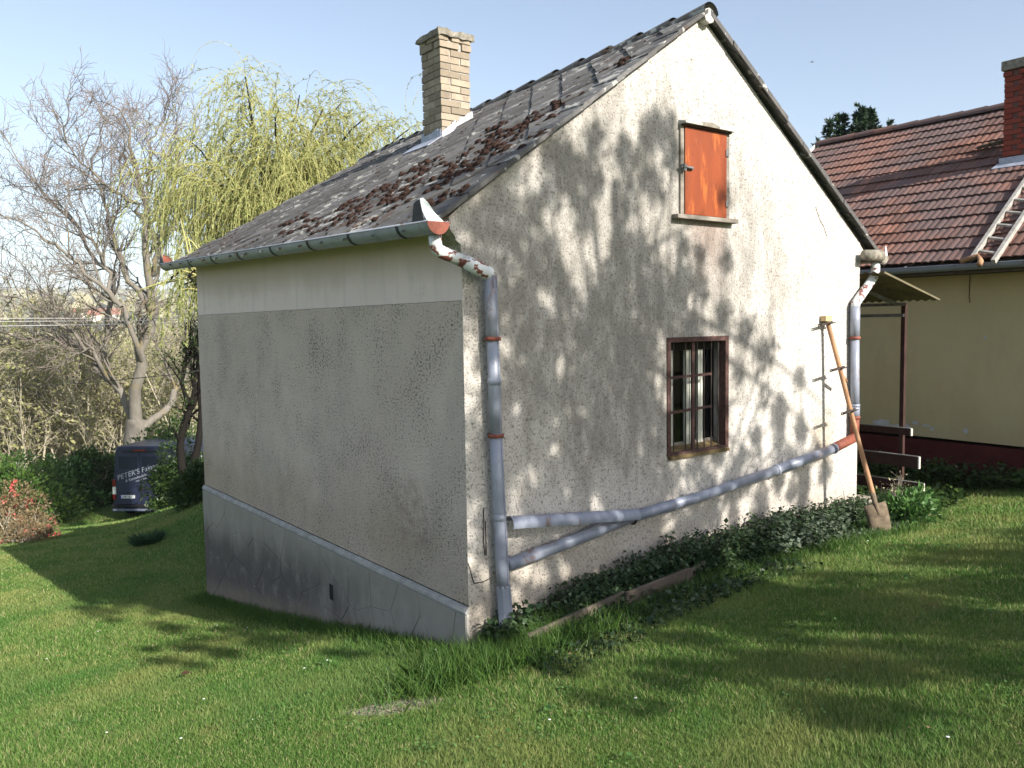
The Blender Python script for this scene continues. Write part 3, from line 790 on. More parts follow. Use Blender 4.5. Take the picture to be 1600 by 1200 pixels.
for z, x in ((-0.112, 0.198), (-0.815, 0.210)):
    collar((x,-0.086,z), (x,-0.086,z-1), r_*1.22, RUST, DP, 0.028)
    mk('pipe_clip', MB().box(x-0.012, x+0.012, -0.05, 0.02, z-0.012, z+0.012), DARKIRON, DP)
mb = MB()
for k in range(5):
    a = 0.17+0.012*k
ribbon([(0.168,0.335),(0.168,0.25)], 0.004, -0.1445, mb); ribbon([(0.195,0.335),(0.195,0.25)], 0.004, -0.1445, mb); mk('strap_wire', mb, DARKIRON, DP)
mb = MB(); mb.tube([(0.145,-0.01,-1.35),(0.140,-0.012,-1.46),(0.137,-0.012,-1.60),(0.145,-0.012,-1.70),(0.158,-0.012,-1.71),(0.160,-0.012,-1.60),(0.158,-0.01,-1.45)], 0.004, 5); mk('hanging_wire', mb, DARKIRON, DP)
for a, b in (((0.183,-0.139,0.22),(0.197,-0.135,-0.10)), ((0.197,-0.132,-0.13),(0.209,-0.132,-0.80)), ((0.209,-0.137,-0.84),(0.246,-0.137,-1.767)), ((0.246,-0.137,-1.767),(0.252,-0.138,-1.93))):
    mk('seam', MB().bar(Vector(a)+Vector((.012,.001,0)), Vector(b)+Vector((.012,.001,0)), 0.006, 0.005, up=(0,1,0)), ZINC, DP)
for z, x in ((-0.42, 0.205), (-1.42, 0.231)): collar((x,-0.086,z), (x+.01,-0.086,z-1), r_*1.055, ZINC, DP, 0.05)
# far downpipe
D2 = mk('downpipe', MB().tube([(5.010,-0.066,0.12),(5.014,-0.064,-0.221)], r_*1.02, 16), PEEL, COT, True)
D2.data.materials.clear(); D2.data.materials.append(ZINC)
mk('pipe_elbow', MB().tube(smoothpath([(5.43,-0.05,0.60),(5.425,-0.055,0.46),(5.010,-0.066,0.145),(5.010,-0.066,0.09)], 0.07, 4), r_*0.98, 14), PEEL, D2, True)
mk('pipe_section', MB().tube([(5.014,-0.064,-0.221),(5.026,-0.064,-0.70),(5.034,-0.064,-0.95)], r_*0.95, 16), ZINC, D2, True)
mk('pipe_section', MB().tube([(5.034,-0.064,-0.95),(5.036,-0.064,-1.08)], r_*1.02, 16), ZINC, D2, True)
mk('pipe_section', MB().tube([(5.036,-0.064,-1.08),(5.03,-0.066,-1.28)], r_*0.96, 16), RUST, D2, True)
collar((5.014,-0.064,-0.221), (5.014,-0.064,-1), r_*1.2, RUST, D2); collar((5.034,-0.064,-0.95), (5.034,-0.064,-2), r_*1.08, ZINC, D2)
collar((5.036,-0.064,-1.08), (5.036,-0.064,-2), r_*1.15, RUST, D2)
# gutter behind the far eave, seen end on
def gutr(y): return Vector((5.475, y, 0.665+0.02*y))
G2 = half_gutter('gutter', gutr(-0.12), gutr(6.3), 0.075, COT, ZINC)
mk('gutter_end', halfdisc(gutr(-0.125), 0.083, -0.006), CONC, G2)
mb = MB(); mb.tube([gutr(-0.1)+Vector((-0.35,0.0,0.0)), gutr(-0.1)+Vector((-0.05,0.0,-0.0))], [0.055, 0.07], 12); mk('gutter_stub', mb, CONC, G2, True)
mb = MB(); mb.prism([gutr(-0.12)+Vector((0.03,0,0.0)), gutr(-0.12)+Vector((0.085,0,0.0)), gutr(-0.12)+Vector((0.075,0.02,0.13)), gutr(-0.12)+Vector((0.06,0.02,0.13))], (0,0.006,0)); mk('splash_guard', mb, PEEL, G2)
# the slanting drain across the gable
diag = [(4.99,-1.300),(4.60,-1.375),(3.61,-1.480),(2.53,-1.580),(1.60,-1.635),(0.98,-1.716),(0.30,-1.790)]
yv = -0.082
DR = mk('drain_pipe', MB().tube([(x,yv,z) for x, z in diag[1:3]], r_*1.02, 16), ZINC, COT, True)
for i in (2, 4, 5): mk('seam', MB().bar((diag[i-1][0],yv-.049,diag[i-1][1]), (diag[i][0],yv-.049,diag[i][1]), 0.005, 0.006), ZINC, DR)
mk('drain_section', MB().tube([(diag[0][0],yv,diag[0][1]), (diag[1][0]-0.02,yv,diag[1][1])], r_*1.02, 14), RUST, DR, True)
mk('drain_section', MB().tube([(x,yv,z) for x, z in diag[2:5]], r_*0.95, 16), ZINC, DR, True)
mk('drain_section', MB().tube([(x,yv,z) for x, z in diag[4:]], r_*1.0, 16), ZINC, DR, True)
for i, w in ((1, 1.12), (2, 1.1)): collar((diag[i][0],yv,diag[i][1]), (diag[i+1][0],yv,diag[i+1][1]), r_*w, ZINC, DR, 0.035)
for x, z in ((2.93,-1.543),(2.10,-1.607)): collar((x,yv,z),(x-1,yv,z-0.095), r_*1.03, ZINC, DR, 0.02)
collar((1.60,yv,-1.635),(1.0,yv,-1.71), r_*1.35, DARKIRON, DR, 0.012)
# old gutter half pushed over it
hg = MB(); p0, p1 = Vector((0.285,-0.125,-1.478)), Vector((1.60,-0.135,-1.615))
hg.tube([p0, p1], [0.062, 0.060], 12, False, -0.42*PI, 0.62*PI); hg.tube([p1, p0], [0.056, 0.058], 12, False, -0.62*PI, 0.42*PI)
mk('old_gutter_length', hg, ZINC, DR, True)

# ---- window
wx0, wx1, wz0, wz1 = WIN
WN = MB(); t = 0.035; yf = -0.012
for a, b, c, d in ((wx0-0.012,wx0+t,wz0-0.01,wz1+0.015),(wx1-t,wx1+0.012,wz0-0.01,wz1+0.015)): WN.box(a, b, yf, 0.07, c, d)
WN.box(wx0+t, wx1-t, yf, 0.07, wz1-0.03, wz1+0.015); WN.box(wx0+t, wx1-t, yf, 0.05, wz0-0.01, wz0+0.018)
WIND = mk('window', WN, REDWOOD, COT, bevel=0.004)
xm = 2.49
y0, y1 = 0.15, 0.19
PALEP = simple('pale_flaking_paint', (0.50, 0.51, 0.44), 0.7, 0.2, 0.3, 9, bump=0.2, str_=(1, 1, 0.3))
SA = MB().box(2.325, 2.385, y0, y1, wz0+0.03, wz1-0.11); SO = mk('casement', SA, PALEP, WIND)
for a, b in ((2.537, 2.588), (2.600, 2.652), (2.714, 2.778)): mk('casement_stile', MB().box(a, b, y0-0.003, y1, wz0+0.03, wz1-0.11), PALEP, WIND)
mk('head_board', MB().box(wx0-0.05, wx1+0.35, y0-0.004, y1+0.02, wz1-0.108, wz1+0.05), DARK, WIND)
for a, b in ((2.05, 2.325), (2.385, 2.537), (2.652, 2.714), (2.778, 3.0)): mk('pane', MB().box(a, b, 0.168, 0.171, wz0+0.03, wz1-0.11), GLASS, WIND)
mk('bottom_rail', MB().box(2.05, 3.0, y0+0.004, y1, wz0+0.03, wz0+0.075), GREYWOOD, WIND)
mk('side_lining', MB().box(wx1-0.012, wx1-0.001, 0.071, 0.148, wz0+0.02, wz1-0.003), CURTAIN2, WIND)
for x in (2.245, 2.405, 2.565, 2.66, 2.76, 2.86):
    mk('iron_bar', MB().tube([(x,0.03,wz0+0.01),(x+random.uniform(-.004,.004),0.03,wz1-0.02)], 0.006, 6), DARKIRON, WIND)
mk('mullion', MB().box(xm-0.020, xm+0.016, 0.008, 0.026, wz0+0.01, wz1-0.02), REDWOOD, WIND)
for z, sl in ((-0.507, 0.012), (-0.815, 0.02)):
    mk('cross_bar', MB().bar((wx0+t,0.020,z), (wx1-t-0.16,0.022,z+sl), 0.008, 0.024), REDWOOD, WIND)
def curtain(x0, x1, y, mat, z0=wz0+0.04, z1=wz1-0.12, amp=0.018, n=14, sd=0):
    V = []; Fc = []; m = 8
    for j in range(m+1):
        for i in range(n+1):
            u = i/n; z = z1 + (z0-z1)*j/m
            V.append((x0+(x1-x0)*u + 0.006*math.sin(j+sd), y + amp*math.sin(u*n*0.9 + sd + 0.2*j), z))
    for j in range(m):
        for i in range(n): Fc.append((j*(n+1)+i, j*(n+1)+i+1, (j+1)*(n+1)+i+1, (j+1)*(n+1)+i))
    return mk('curtain', MB().add(V, Fc), mat, WIND, True)
curtain(2.80, 3.06, 0.225, CURTAIN2, sd=5, n=22); curtain(2.40, 2.53, 0.23, CURTAIN2, sd=2, n=9); curtain(2.655, 2.712, 0.23, CURTAIN2, sd=4, n=5)
mk('window_sill', MB().add([(wx0,-0.03,wz0-0.035),(wx1,-0.03,wz0-0.035),(wx1,0.15,wz0+0.03),(wx0,0.15,wz0+0.03),(wx0,-0.03,wz0-0.008),(wx1,-0.03,wz0-0.008),(wx1,0.15,wz0+0.05),(wx0,0.15,wz0+0.05)],
   [(0,3,2,1),(4,5,6,7),(0,1,5,4),(1,2,6,5),(3,0,4,7)]), SILLWOOD, WIND)
# ---- loft hatch
hx0, hx1, hz0, hz1 = HAT
HB = MB(); HB.box(hx0-0.015, hx0+0.03, -0.022, 0.06, hz0, hz1); HT = mk('loft_hatch', HB, GREYWOOD, COT, bevel=0.003)
mk('jamb', MB().box(hx1-0.028, hx1+0.018, -0.022, 0.06, hz0, hz1), GREYWOOD, HT, bevel=0.003)
mk('hatch_board', MB().box(hx0+0.036, hx1-0.032, -0.030, -0.008, hz0+0.006, hz1-0.028), HATCH, HT, bevel=0.003)
mk('hatch_sill', MB().box(hx0-0.11, hx1+0.085, -0.075, 0.0, hz0-0.04, hz0-0.003), GREYWOOD, HT, bevel=0.004)
lr = random.Random(8)
for i in range(3):
    x0 = hx0-0.02 + i*0.225; mb = MB(); V = []; Fc = []; n = 6
    for k in range(n+1):
        u = k/n; zt = 0.014 + 0.024*math.sin(PI*u) + lr.uniform(0, .006)
        V += [(x0+0.222*u, -0.085, hz1-0.012), (x0+0.222*u, -0.085, hz1-0.012+zt), (x0+0.222*u, 0.0, hz1+zt+0.008), (x0+0.222*u, 0.0, hz1-0.012)]
    for k in range(n):
        for j in range(4): Fc.append((k*4+j, k*4+(j+1) % 4, (k+1)*4+(j+1) % 4, (k+1)*4+j))
    Fc += [(3,2,1,0), (n*4, n*4+1, n*4+2, n*4+3)]
    mk('lintel_tile', mb.add(V, Fc), MORTAR if i != 1 else CONC, HT)
mk('drip_board', MB().box(hx0+0.0, hx1+0.01, -0.055, 0.0, hz1-0.026, hz1-0.014), DARKIRON, HT)
mb = MB(); mb.box(hx0-0.03, hx0+0.125, -0.046, -0.031, 1.305, 1.333); mb.box(hx0-0.01, hx0+0.02, -0.06, -0.02, 1.285, 1.345); mb.tube([(hx0-0.02,-0.06,1.318),(hx0+0.11,-0.06,1.314)], 0.007, 6)
mk('latch', mb, STEEL, HT)
for z in (1.50, 1.05): mk('hinge', MB().box(hx1-0.05, hx1-0.005, -0.038, -0.031, z-0.028, z+0.028), STEEL, HT)

# hanging hose under the near pipe is left to the wire above; small items at the foot of the gable
o = tag(mk('wood_strip', MB().bar((0.06,-0.42,tz(0.06,-0.42)+0.03), (0.42,-0.20,tz(0.42,-0.20)+0.075), 0.06, 0.012), GREYWOOD), 'short grey board lying in the tall grass at the near wall corner', 'board')
# edging boards of the bed
def boardthing(p, q, h, label, thick=0.028, lean=0.0):
    z0 = tz(p[0], p[1]); z1 = tz(q[0], q[1])
    mb = MB(); d = Vector((q[0]-p[0], q[1]-p[1], 0)).normalized(); s_ = Vector((d.y, -d.x, 0))
    a = Vector((p[0], p[1], z0-0.05)); b = Vector((q[0], q[1], z1-0.05)); up = Vector((0, 0, h+0.05)) + s_*lean
    mb.prism([a, b, b+up, a+up], s_*thick)
    o = mk('edging_board', mb, BOARD, bevel=0.004); tag(o, label, 'board', 'boards edging the ivy bed'); return o
boardthing((0.20,-0.42), (1.12,-0.45), 0.14, 'weathered edging board beside the foot of the near downpipe')
boardthing((1.10,-0.48), (1.80,-0.50), 0.145, 'weathered edging board with a sunlit patch in the middle of the ivy bed edge', lean=0.02)
boardthing((1.74,-0.53), (2.12,-0.40), 0.125, 'rotten dark end board of the ivy bed edge under the window')
o = tag(mk('concrete_block', MB().box(5.26, 5.50, -0.12, 0.16, -2.42, -2.02), simple('pale_block', (0.34,0.30,0.24),0.9,0.1,0.3,12,bump=0.4), bevel=0.01), 'pale concrete block standing at the far corner of the cottage gable', 'concrete block')

# ------------------------------------------------------------------ spade leaning on the wall
T = Vector((4.500, -0.045, 0.0)); B = Vector((4.690, -0.60, -2.23))
SP = thing('spade', 'long wooden-handled spade with iron hooks leaning against the gable corner', 'spade', tuple(B))
def on(t): return T + (B-T)*t
dv = (B-T).normalized()
mk('handle', MB().tube([on(t) + Vector((0.004*math.sin(t*9), 0, 0)) for t in np.linspace(0.015, 0.865, 14)], [0.024]*10 + [0.025, 0.026, 0.026, 0.024], 10), POLEWOOD, SP, True)
mk('handle_block', MB().box(T.x-0.055, T.x+0.06, T.y-0.03, T.y+0.035, T.z-0.035, T.z+0.02), simple('pale_wood_block', (0.50,0.36,0.20),0.8,0.2,0.2,12), SP, bevel=0.004)
for tt in (0.028, 0.235, 0.43):
    c = on(tt); mb = MB()
    mb.bar(c+Vector((-0.155,-0.012,-0.012)), c+Vector((0.05,-0.014,0.016)), 0.020, 0.024, up=(0,1,0))
    mb.tube([c+Vector((-0.175+0.022*math.cos(a), -0.012, -0.014+0.012*math.sin(a))) for a in np.linspace(0, 2*PI, 9)], 0.006, 5, False)
    mb.bar(c+Vector((-0.03,-0.04,0)), c+Vector((0.075,-0.035,0.012)), 0.02, 0.008)
    mk('hook', mb, DARKIRON, SP)
c = on(0.26); mk('branch_stub', MB().tube([c, c+Vector((0.15,0.03,-0.09))], [0.02, 0.017], 8), POLEWOOD, SP, True)
bt = on(0.855); n = Vector((-0.55, -0.80, -0.1)).normalized(); side = dv.cross(n).normalized(); n = side.cross(dv).normalized()
V = []; Fc = []; K = 8; J = 7
for off in (0, 0.006):
    for j in range(J+1):
        for i in range(K+1):
            u = i/K*2-1; w_ = 0.118*(1-0.06*(j/J)) ; l = 0.36*j/J + (0.03*(1-u*u) if j == J else 0)
            V.append(bt + side*u*w_ + dv*(l-0.01) + n*(off - 0.030*u*u*u*u + 0.012*math.sin(j*0.8)))
M_ = (K+1)*(J+1)
for j in range(J):
    for i in range(K):
        a = j*(K+1)+i; Fc += [(a, a+1, a+K+2, a+K+1), (M_+a+K+1, M_+a+K+2, M_+a+1, M_+a)]
for j in range(J):
    a = j*(K+1); Fc.append((a, a+K+1, M_+a+K+1, M_+a)); a += K; Fc.append((a+K+1, a, M_+a, M_+a+K+1))
for i in range(K): Fc.append((i+1, i, M_+i, M_+i+1)); a = J*(K+1)+i; Fc.append((a, a+1, M_+a+1, M_+a))
mk('blade', MB().add(V, Fc), MUDMETAL, SP, True)
mk('socket', MB().tube([on(0.80), on(0.90)], [0.030, 0.022], 10), MUDMETAL, SP, True)

# ------------------------------------------------------------------ porch canopy and plank rail beside the cottage
XP = 6.5
CP = thing('porch_canopy', 'lean-to canopy of brown corrugated sheet on a thin dark steel post', 'canopy', (XP, 0.17, tz(XP, 0.17)))
V = []; Fc = []; n = 64; yA, yB = -0.22, 2.6
nA = 60
for k, (x, z) in enumerate(((5.26, 0.475), (5.9, 0.328), (6.50, 0.185))):
    for off in (0, 0.004):
        for i in range(nA*2+1):
            y = yA + (yB-yA)*i/(nA*2); V.append((x, y, z + 0.012*math.cos(PI*i/2.0) + off))
m_ = nA*2+1
for k in range(2):
    for i in range(nA*2):
        a = (2*k)*m_+i; b = (2*k+2)*m_+i; Fc += [(a, a+1, b+1, b), (a+m_, b+m_, b+m_+1, a+m_+1)]
for i in range(nA*2): a = 4*m_+i; Fc.append((a, a+1, a+m_+1, a+m_))
mk('corrugated_sheet', MB().add(V, Fc), CORR, CP)
mk('edge_trim', MB().bar((5.28,-0.230,0.475), (6.52,-0.230,0.187), 0.016, 0.022), TRIMY, CP)
mk('post', MB().box(XP-0.025, XP+0.025, 0.15, 0.20, tz(XP,0.17)-0.1, 0.165), BROWNP, CP)
mk('beam', MB().box(XP-0.04, XP-0.005, 0.15, 2.5, 0.128, 0.164), STEEL, CP)
mk('beam', MB().box(XP-0.045, XP-0.026, 0.16, 2.4, -0.005, 0.035), STEEL, CP)
mk('beam', MB().bar((5.25,0.22,0.40), (XP-.05,0.22,0.14), 0.03, 0.03), STEEL, CP)
RL = thing('plank_rail', 'row of three dark brown planks with pale ends fixed level beside the porch post', 'railing', (XP-0.05, 1.0, tz(XP, 1.0)))
for x, y0, z0, z1 in ((6.46, 0.045, -1.425, -1.345), (6.40, -0.085, -1.80, -1.665), (6.34, -0.17, -2.09, -1.965)):
    mk('plank', MB().box(x-0.018, x+0.018, y0, 2.6, z0, z1), BROWNP, RL)
    mk('plank_end', MB().box(x-0.020, x+0.020, y0-0.014, y0-0.0005, z0-0.003, z1+0.004), PALEWOOD, RL)
    mk('plank_cap', MB().box(x-0.020, x+0.018, y0, 2.6, z1+0.0005, z1+0.010), STEEL, RL)
mk('rail_post', MB().box(6.42, 6.48, 2.2, 2.26, tz(6.45,2.2)-0.1, -1.3), BROWNP, RL)
mk('rail_post', MB().box(6.485, 6.497, 0.155, 0.20, tz(6.45,.2)-0.1, -1.33), BROWNP, RL)

# ------------------------------------------------------------------ the neighbouring house
NB = thing('farmhouse', 'long ochre house with red clay tile roof beyond the cottage on the right', 'house', (8.5, 0, -2.35))
XN, EX, EZ, RX, RZ = 8.5, 8.08, 0.72, 12.0, 3.45
YN0, YN1 = -7.0, 4.85
mb = MB(); mb.add([(XN,YN0,-1.76),(XN,YN1,-1.70),(XN,YN1,0.95),(XN,YN0,0.95)], [(0,3,2,1)])
mb.add([(XN,YN1,-3),(15.5,YN1,-3),(15.5,YN1,0.95),(RX,YN1,3.3),(XN,YN1,0.95)], [(0,1,2,3,4)])
mb.add([(XN,YN0,-3),(15.5,YN0,-3),(15.5,YN0,0.95),(RX,YN0,3.3),(XN,YN0,0.95)], [(4,3,2,1,0)])
mb.add([(15.5,YN0,-3),(15.5,YN1,-3),(15.5,YN1,0.95),(15.5,YN0,0.95)], [(0,1,2,3)])
mk('wall', mb, YELLOW, NB)
mk('plinth', MB().box(XN-0.035, XN+0.1, YN0, YN1, -3.2, -1.765), MAROON, NB)
# places where the ochre has flaked to bare lime: thin raised edges of remaining skim
def flake(cy, cz, rw, rh, sd):
    r = random.Random(sd); n = 18; P = []
    for i in range(n):
        t = 2*PI*i/n; q = r.uniform(0.65, 1.1); P.append((XN-0.004, cy+rw*q*math.cos(t), cz+rh*q*math.sin(t)))
    o = mk('bare_patch', MB().prism(P, (0.006, 0, 0)), PEELW, NB)
flake(1.52,-1.60,0.16,0.09,1); flake(1.22,-1.62,0.17,0.075,2); flake(1.02,-1.53,0.05,0.03,6); flake(0.86,-1.56,0.07,0.02,3); flake(0.78,-1.60,0.03,0.03,4)
flake(0.32,-1.585,0.035,0.04,5); flake(0.10,0.0+(-0.30),0.022,0.022,7)
# roof deck and tiles
mb = MB(); mb.prism([(EX+0.05,YN0,EZ-0.03),(RX,YN0,RZ-0.03),(15.92,YN0,EZ-0.03),(15.92,YN0,EZ-0.12),(RX,YN0,RZ-0.15),(EX+0.05,YN0,EZ-0.12)], (0, YN1+0.02-YN0, 0))
NR = mk('roof', mb, SOFFIT, NB)
rd = Vector((RX-EX, 0, RZ-EZ)); RLEN = rd.length; rd.normalize(); rn = Vector((-rd.z, 0, rd.x))
nrow = 16; ex = RLEN/nrow; tw = 0.205
pts = []; kx = 9
mb = MB(); V = []; Fc = []
for j, (l, lift) in enumerate(((-0.035, 0.034), (ex*0.98, 0.006))):
    for k in range(kx):
        u = k/(kx-1); h = 0.013*abs(math.sin(2*PI*u*1.0))**0.9 if k not in (0, kx-1) else 0.004
        V.append((u*tw, l, lift + h))
for k in range(kx-1): Fc.append((k, k+1, kx+k+1, kx+k))
b = len(V)
for k in range(kx): V.append((V[k][0], V[k][1]+0.002, V[k][2]-0.018))
for k in range(kx-1): Fc.append((b+k, b+k+1, k+1, k))
CT = mesh_from('roof_tile', V, Fc); CT.materials.append(CLAY); CTV, CTF = V, Fc
cand = []
y = -1.1
ncol = int((YN1 - YN0)/tw)
allt = []
for r in range(nrow):
    for c in range(ncol):
        yy = YN1 - (c+1)*tw
        allt.append((r, yy))
def seen(rr, yy):  # nearest the photographer first
    p = Vector((EX,0,EZ)) + rd*(rr*ex)
    q = CM @ (np.array([p.x, yy, p.z]) - CAM); u = 800 + F_PX*q[0]/q[2]
    return (0 if -10 < u < 1640 and q[2] > 0 else 1, q[2])
allt.sort(key=lambda t: seen(*t))
sv = []; sf = []
for i, (r, yy) in enumerate(allt):
    p = Vector((EX, yy+tw, EZ)) + rd*(r*ex) + rn*random.uniform(0, 0.008)
    Mw = Matrix.Translation(p) @ Matrix((Vector((0,-1,0)), rd, rn)).transposed().to_4x4() @ Matrix.Rotation(random.gauss(0, 0.012), 4, 'Z') @ Matrix.Rotation(random.gauss(0, 0.008), 4, 'Y')
    if i < 300:
        o = bpy.data.objects.new('roof_tile', CT); COL.objects.link(o); o.parent = NR; o.matrix_local = Mw
    else:
        b = len(sv); sv += [Mw @ Vector(v) for v in CTV]; sf += [tuple(j+b for j in f) for f in CTF]
stuff(put('far_roof_tiles', mesh_from('far_roof_tiles', sv, sf), CLAY, NR))
for i in range(28):
    y = YN1 + 0.03 - i*0.40; mb = MB(); c0 = Vector((RX, y, RZ+0.005)); c1 = Vector((RX, y-0.43, RZ+0.0))
    mb.tube([c0, c1], [0.105, 0.125], 8, False, -PI/2, PI/2); mb.tube([c1, c0], [0.112, 0.092], 8, False, -PI/2, PI/2)
    mk('ridge_tile', mb, CLAY, NR)
mb = MB(); mb.bar(Vector((EX, YN1+0.04, EZ-0.02)), Vector((RX, YN1+0.04, RZ+0.0)), 0.03, 0.16); mk('verge_board', mb, WHITEB, NR)
NG = MB(); p, q = Vector((EX-0.03, YN0, EZ-0.055)), Vector((EX-0.03, YN1, EZ-0.055))
NG.tube([q, p], 0.075, 10, False, PI/2, 3*PI/2); NG.tube([p, q], 0.071, 10, False, PI/2, 3*PI/2); NG.tube([p+Vector((-0.075,0,0)), q+Vector((-0.075,0,0))], 0.008, 6)
NGO = mk('gutter', NG, ZINC, NB, True)
for i in range(12): mk('gutter_bracket', MB().bar((EX-0.11, YN1-0.5-i*0.85, EZ-0.05), (EX+0.06, YN1-0.5-i*0.85, EZ+0.01), 0.02, 0.006), STEEL, NGO)
mk('wall_cable', MB().tube([(XN-0.008,0.31,0.55),(XN-0.008,0.315,0.25),(XN-0.012,0.30,0.17)], 0.005, 5), DARKIRON, NB)
mk('eave_soffit', MB().box(EX+0.02, XN-0.002, YN0, YN1, EZ-0.17, EZ-0.135), SOFFIT, NB)
def nz(x): return EZ + (RZ-EZ)*(x-EX)/(RX-EX)
CN = chimney('chimney', 10.22, 0.20, 2.05, 3.60, RBRICK, RMORTAR, NB, w=0.45, seed=12)
mk('chimney_cap', MB().box(10.18, 10.71, 0.16, 0.69, 3.61, 3.75), CONC, CN, bevel=0.012)
mb = MB(); mb.prism([(10.10,0.12,nz(10.10)+0.05),(10.20,0.12,nz(10.20)+0.055),(10.20,0.72,nz(10.20)+0.055),(10.10,0.76,nz(10.1)+0.05)], (0,0,0.008)); mb.box(10.19, 10.215, 0.16, 0.69, nz(10.2), nz(10.2)+0.14)
mk('flashing', mb, LEAD, CN)
mb = MB(); a0 = Vector((10.75,0.66,nz(10.75)+0.06)); mb.prism([a0, a0+Vector((0,0.62,0.0)), a0+Vector((-0.05,0.55,0.015)), a0+Vector((-0.12,0,0.05))], rn*0.02); mk('flashing', mb, CONC, CN)
# roof ladder
LD = thing('roof_ladder', 'old silver-grey wooden ladder lying on the red tile roof below the chimney', 'ladder', (EX+0.1, 0.1, EZ))
def onroof(u, v, lift=0.075):
    q = np.array([(u-800)/F_PX, -(v-600)/F_PX, 1.0]); q = CM.T @ q; nn = np.array(rn); P0 = np.array([EX, 0, EZ]) + nn*lift
    t = np.dot(P0-CAM, nn)/np.dot(q, nn); return Vector(CAM + t*q)
la, lb = onroof(1519, 404), onroof(1597, 290); lc, ld = onroof(1552, 409), onroof(1600, 330)
lb = lb + (lb-la)*0.25; ld = lc + (lb-la)
mk('rail', MB().bar(la, lb, 0.05, 0.06, up=rn), LADDER, LD); mk('rail', MB().bar(lc, ld, 0.05, 0.06, up=rn), LADDER, LD)
for i in range(7):
    t = 0.08 + i*0.14; mk('rung', MB().bar(la+(lb-la)*t, lc+(ld-lc)*t, 0.03, 0.03, up=rn), LADDER, LD)
mk('ladder_hook', MB().tube([la+Vector((-0.1,0.1,-0.03)), la+Vector((0.05,-0.05,0.03)), lc+Vector((0.0,0.15,0.02)), lc+Vector((-0.1,0.12,-0.03))], 0.035, 8), POLEWOOD, LD, True)

# ------------------------------------------------------------------ plants: branches grown level by level, leaves as small faces
BARK_PALE = m_bark('pale_walnut_bark', (0.10, 0.088, 0.072), (0.26, 0.235, 0.20), (0.24, 0.18, 0.06))
BARK_DARK = m_bark('dark_bark', (0.009, 0.008, 0.007), (0.022, 0.019, 0.016))
BARK_BROWN = m_bark('thicket_bark', (0.27, 0.235, 0.17), (0.48, 0.43, 0.32))
WITHY = simple('yellow_willow_withies', (0.38, 0.36, 0.14), 0.7, 0.2, 0.25, 3)
LEAF_WILLOW = leafmat('willow_leaves', (0.24, 0.29, 0.085), (0.42, 0.44, 0.17), trans=0.45)
LEAF_BUD = leafmat('bud_leaves', (0.27, 0.29, 0.11), (0.45, 0.42, 0.20), trans=0.4)
LEAF_LAUREL = leafmat('laurel_leaves', (0.030, 0.075, 0.015), (0.10, 0.17, 0.035), rough=0.35, trans=0.2)
LEAF_DARK = leafmat('dark_shrub_leaves', (0.018, 0.040, 0.010), (0.055, 0.095, 0.022), rough=0.4, trans=0.2)
LEAF_IVY = leafmat('bed_leaves', (0.012, 0.032, 0.010), (0.050, 0.085, 0.032), rough=0.4, trans=0.12)
LEAF_LIGHT = leafmat('fresh_leaves', (0.040, 0.11, 0.025), (0.12, 0.22, 0.06), rough=0.45, trans=0.25)
LEAF_SHADE = leafmat('birch_leaves', (0.08, 0.13, 0.02), (0.16, 0.21, 0.04), trans=0.3)
LEAF_SPRUCE = leafmat('spruce_needles', (0.010, 0.026, 0.012), (0.030, 0.058, 0.022), trans=0.1)
LEAF_WOOD = leafmat('far_wood_foliage', (0.25, 0.235, 0.13), (0.46, 0.42, 0.25), trans=0.2)
QUINCE = leafmat('quince_blossom', (0.55, 0.085, 0.075), (0.70, 0.24, 0.18), trans=0.3)
QTWIG = leafmat('quince_twigs_leaves', (0.12, 0.075, 0.04), (0.24, 0.19, 0.09), trans=0.2)

def nrm(v): return v/np.maximum(np.linalg.norm(v, axis=-1, keepdims=True), 1e-9)
def rvec(n): return nrm(rng.normal(size=(n, 3)))
def grow(P0, D0, Ln, R0, m, wander=0.2, trop=(0, 0, 0), taper=0.35):
    N = len(P0); pts = np.zeros((N, m+1, 3)); pts[:, 0] = P0; d = nrm(D0); st = (Ln/m)[:, None]
    tr = np.array(trop, float)
    for i in range(m):
        d = nrm(d + wander*rvec(N) + tr); pts[:, i+1] = pts[:, i] + d*st
    rad = R0[:, None]*(1 - (1-taper)*np.linspace(0, 1, m+1)[None, :])
    return pts, rad
def tubes(pts, rad, n):
    N, m, _ = pts.shape
    t = np.zeros_like(pts); t[:, 1:-1] = pts[:, 2:] - pts[:, :-2]; t[:, 0] = pts[:, 1]-pts[:, 0]; t[:, -1] = pts[:, -1]-pts[:, -2]; t = nrm(t)
    ref = np.where(np.abs(t[:, :1, 2:3]) > 0.8, np.array([1.0, 0.1, 0]), np.array([0.05, 0.1, 1.0]))
    a = nrm(np.cross(t, np.broadcast_to(ref, t.shape))); b = np.cross(t, a)
    ang = 2*PI*np.arange(n)/n
    V = pts[:, :, None, :] + (a[:, :, None, :]*np.cos(ang)[None, None, :, None] + b[:, :, None, :]*np.sin(ang)[None, None, :, None])*rad[:, :, None, None]
    V = V.reshape(-1, 3)
    i = np.arange(N)[:, None, None]*m*n + np.arange(m-1)[None, :, None]*n; j = np.arange(n)[None, None, :]; j2 = (j+1) % n
    Fc = np.stack([i+j, i+j2, i+n+j2, i+n+j], -1).reshape(-1, 4)
    return V, Fc
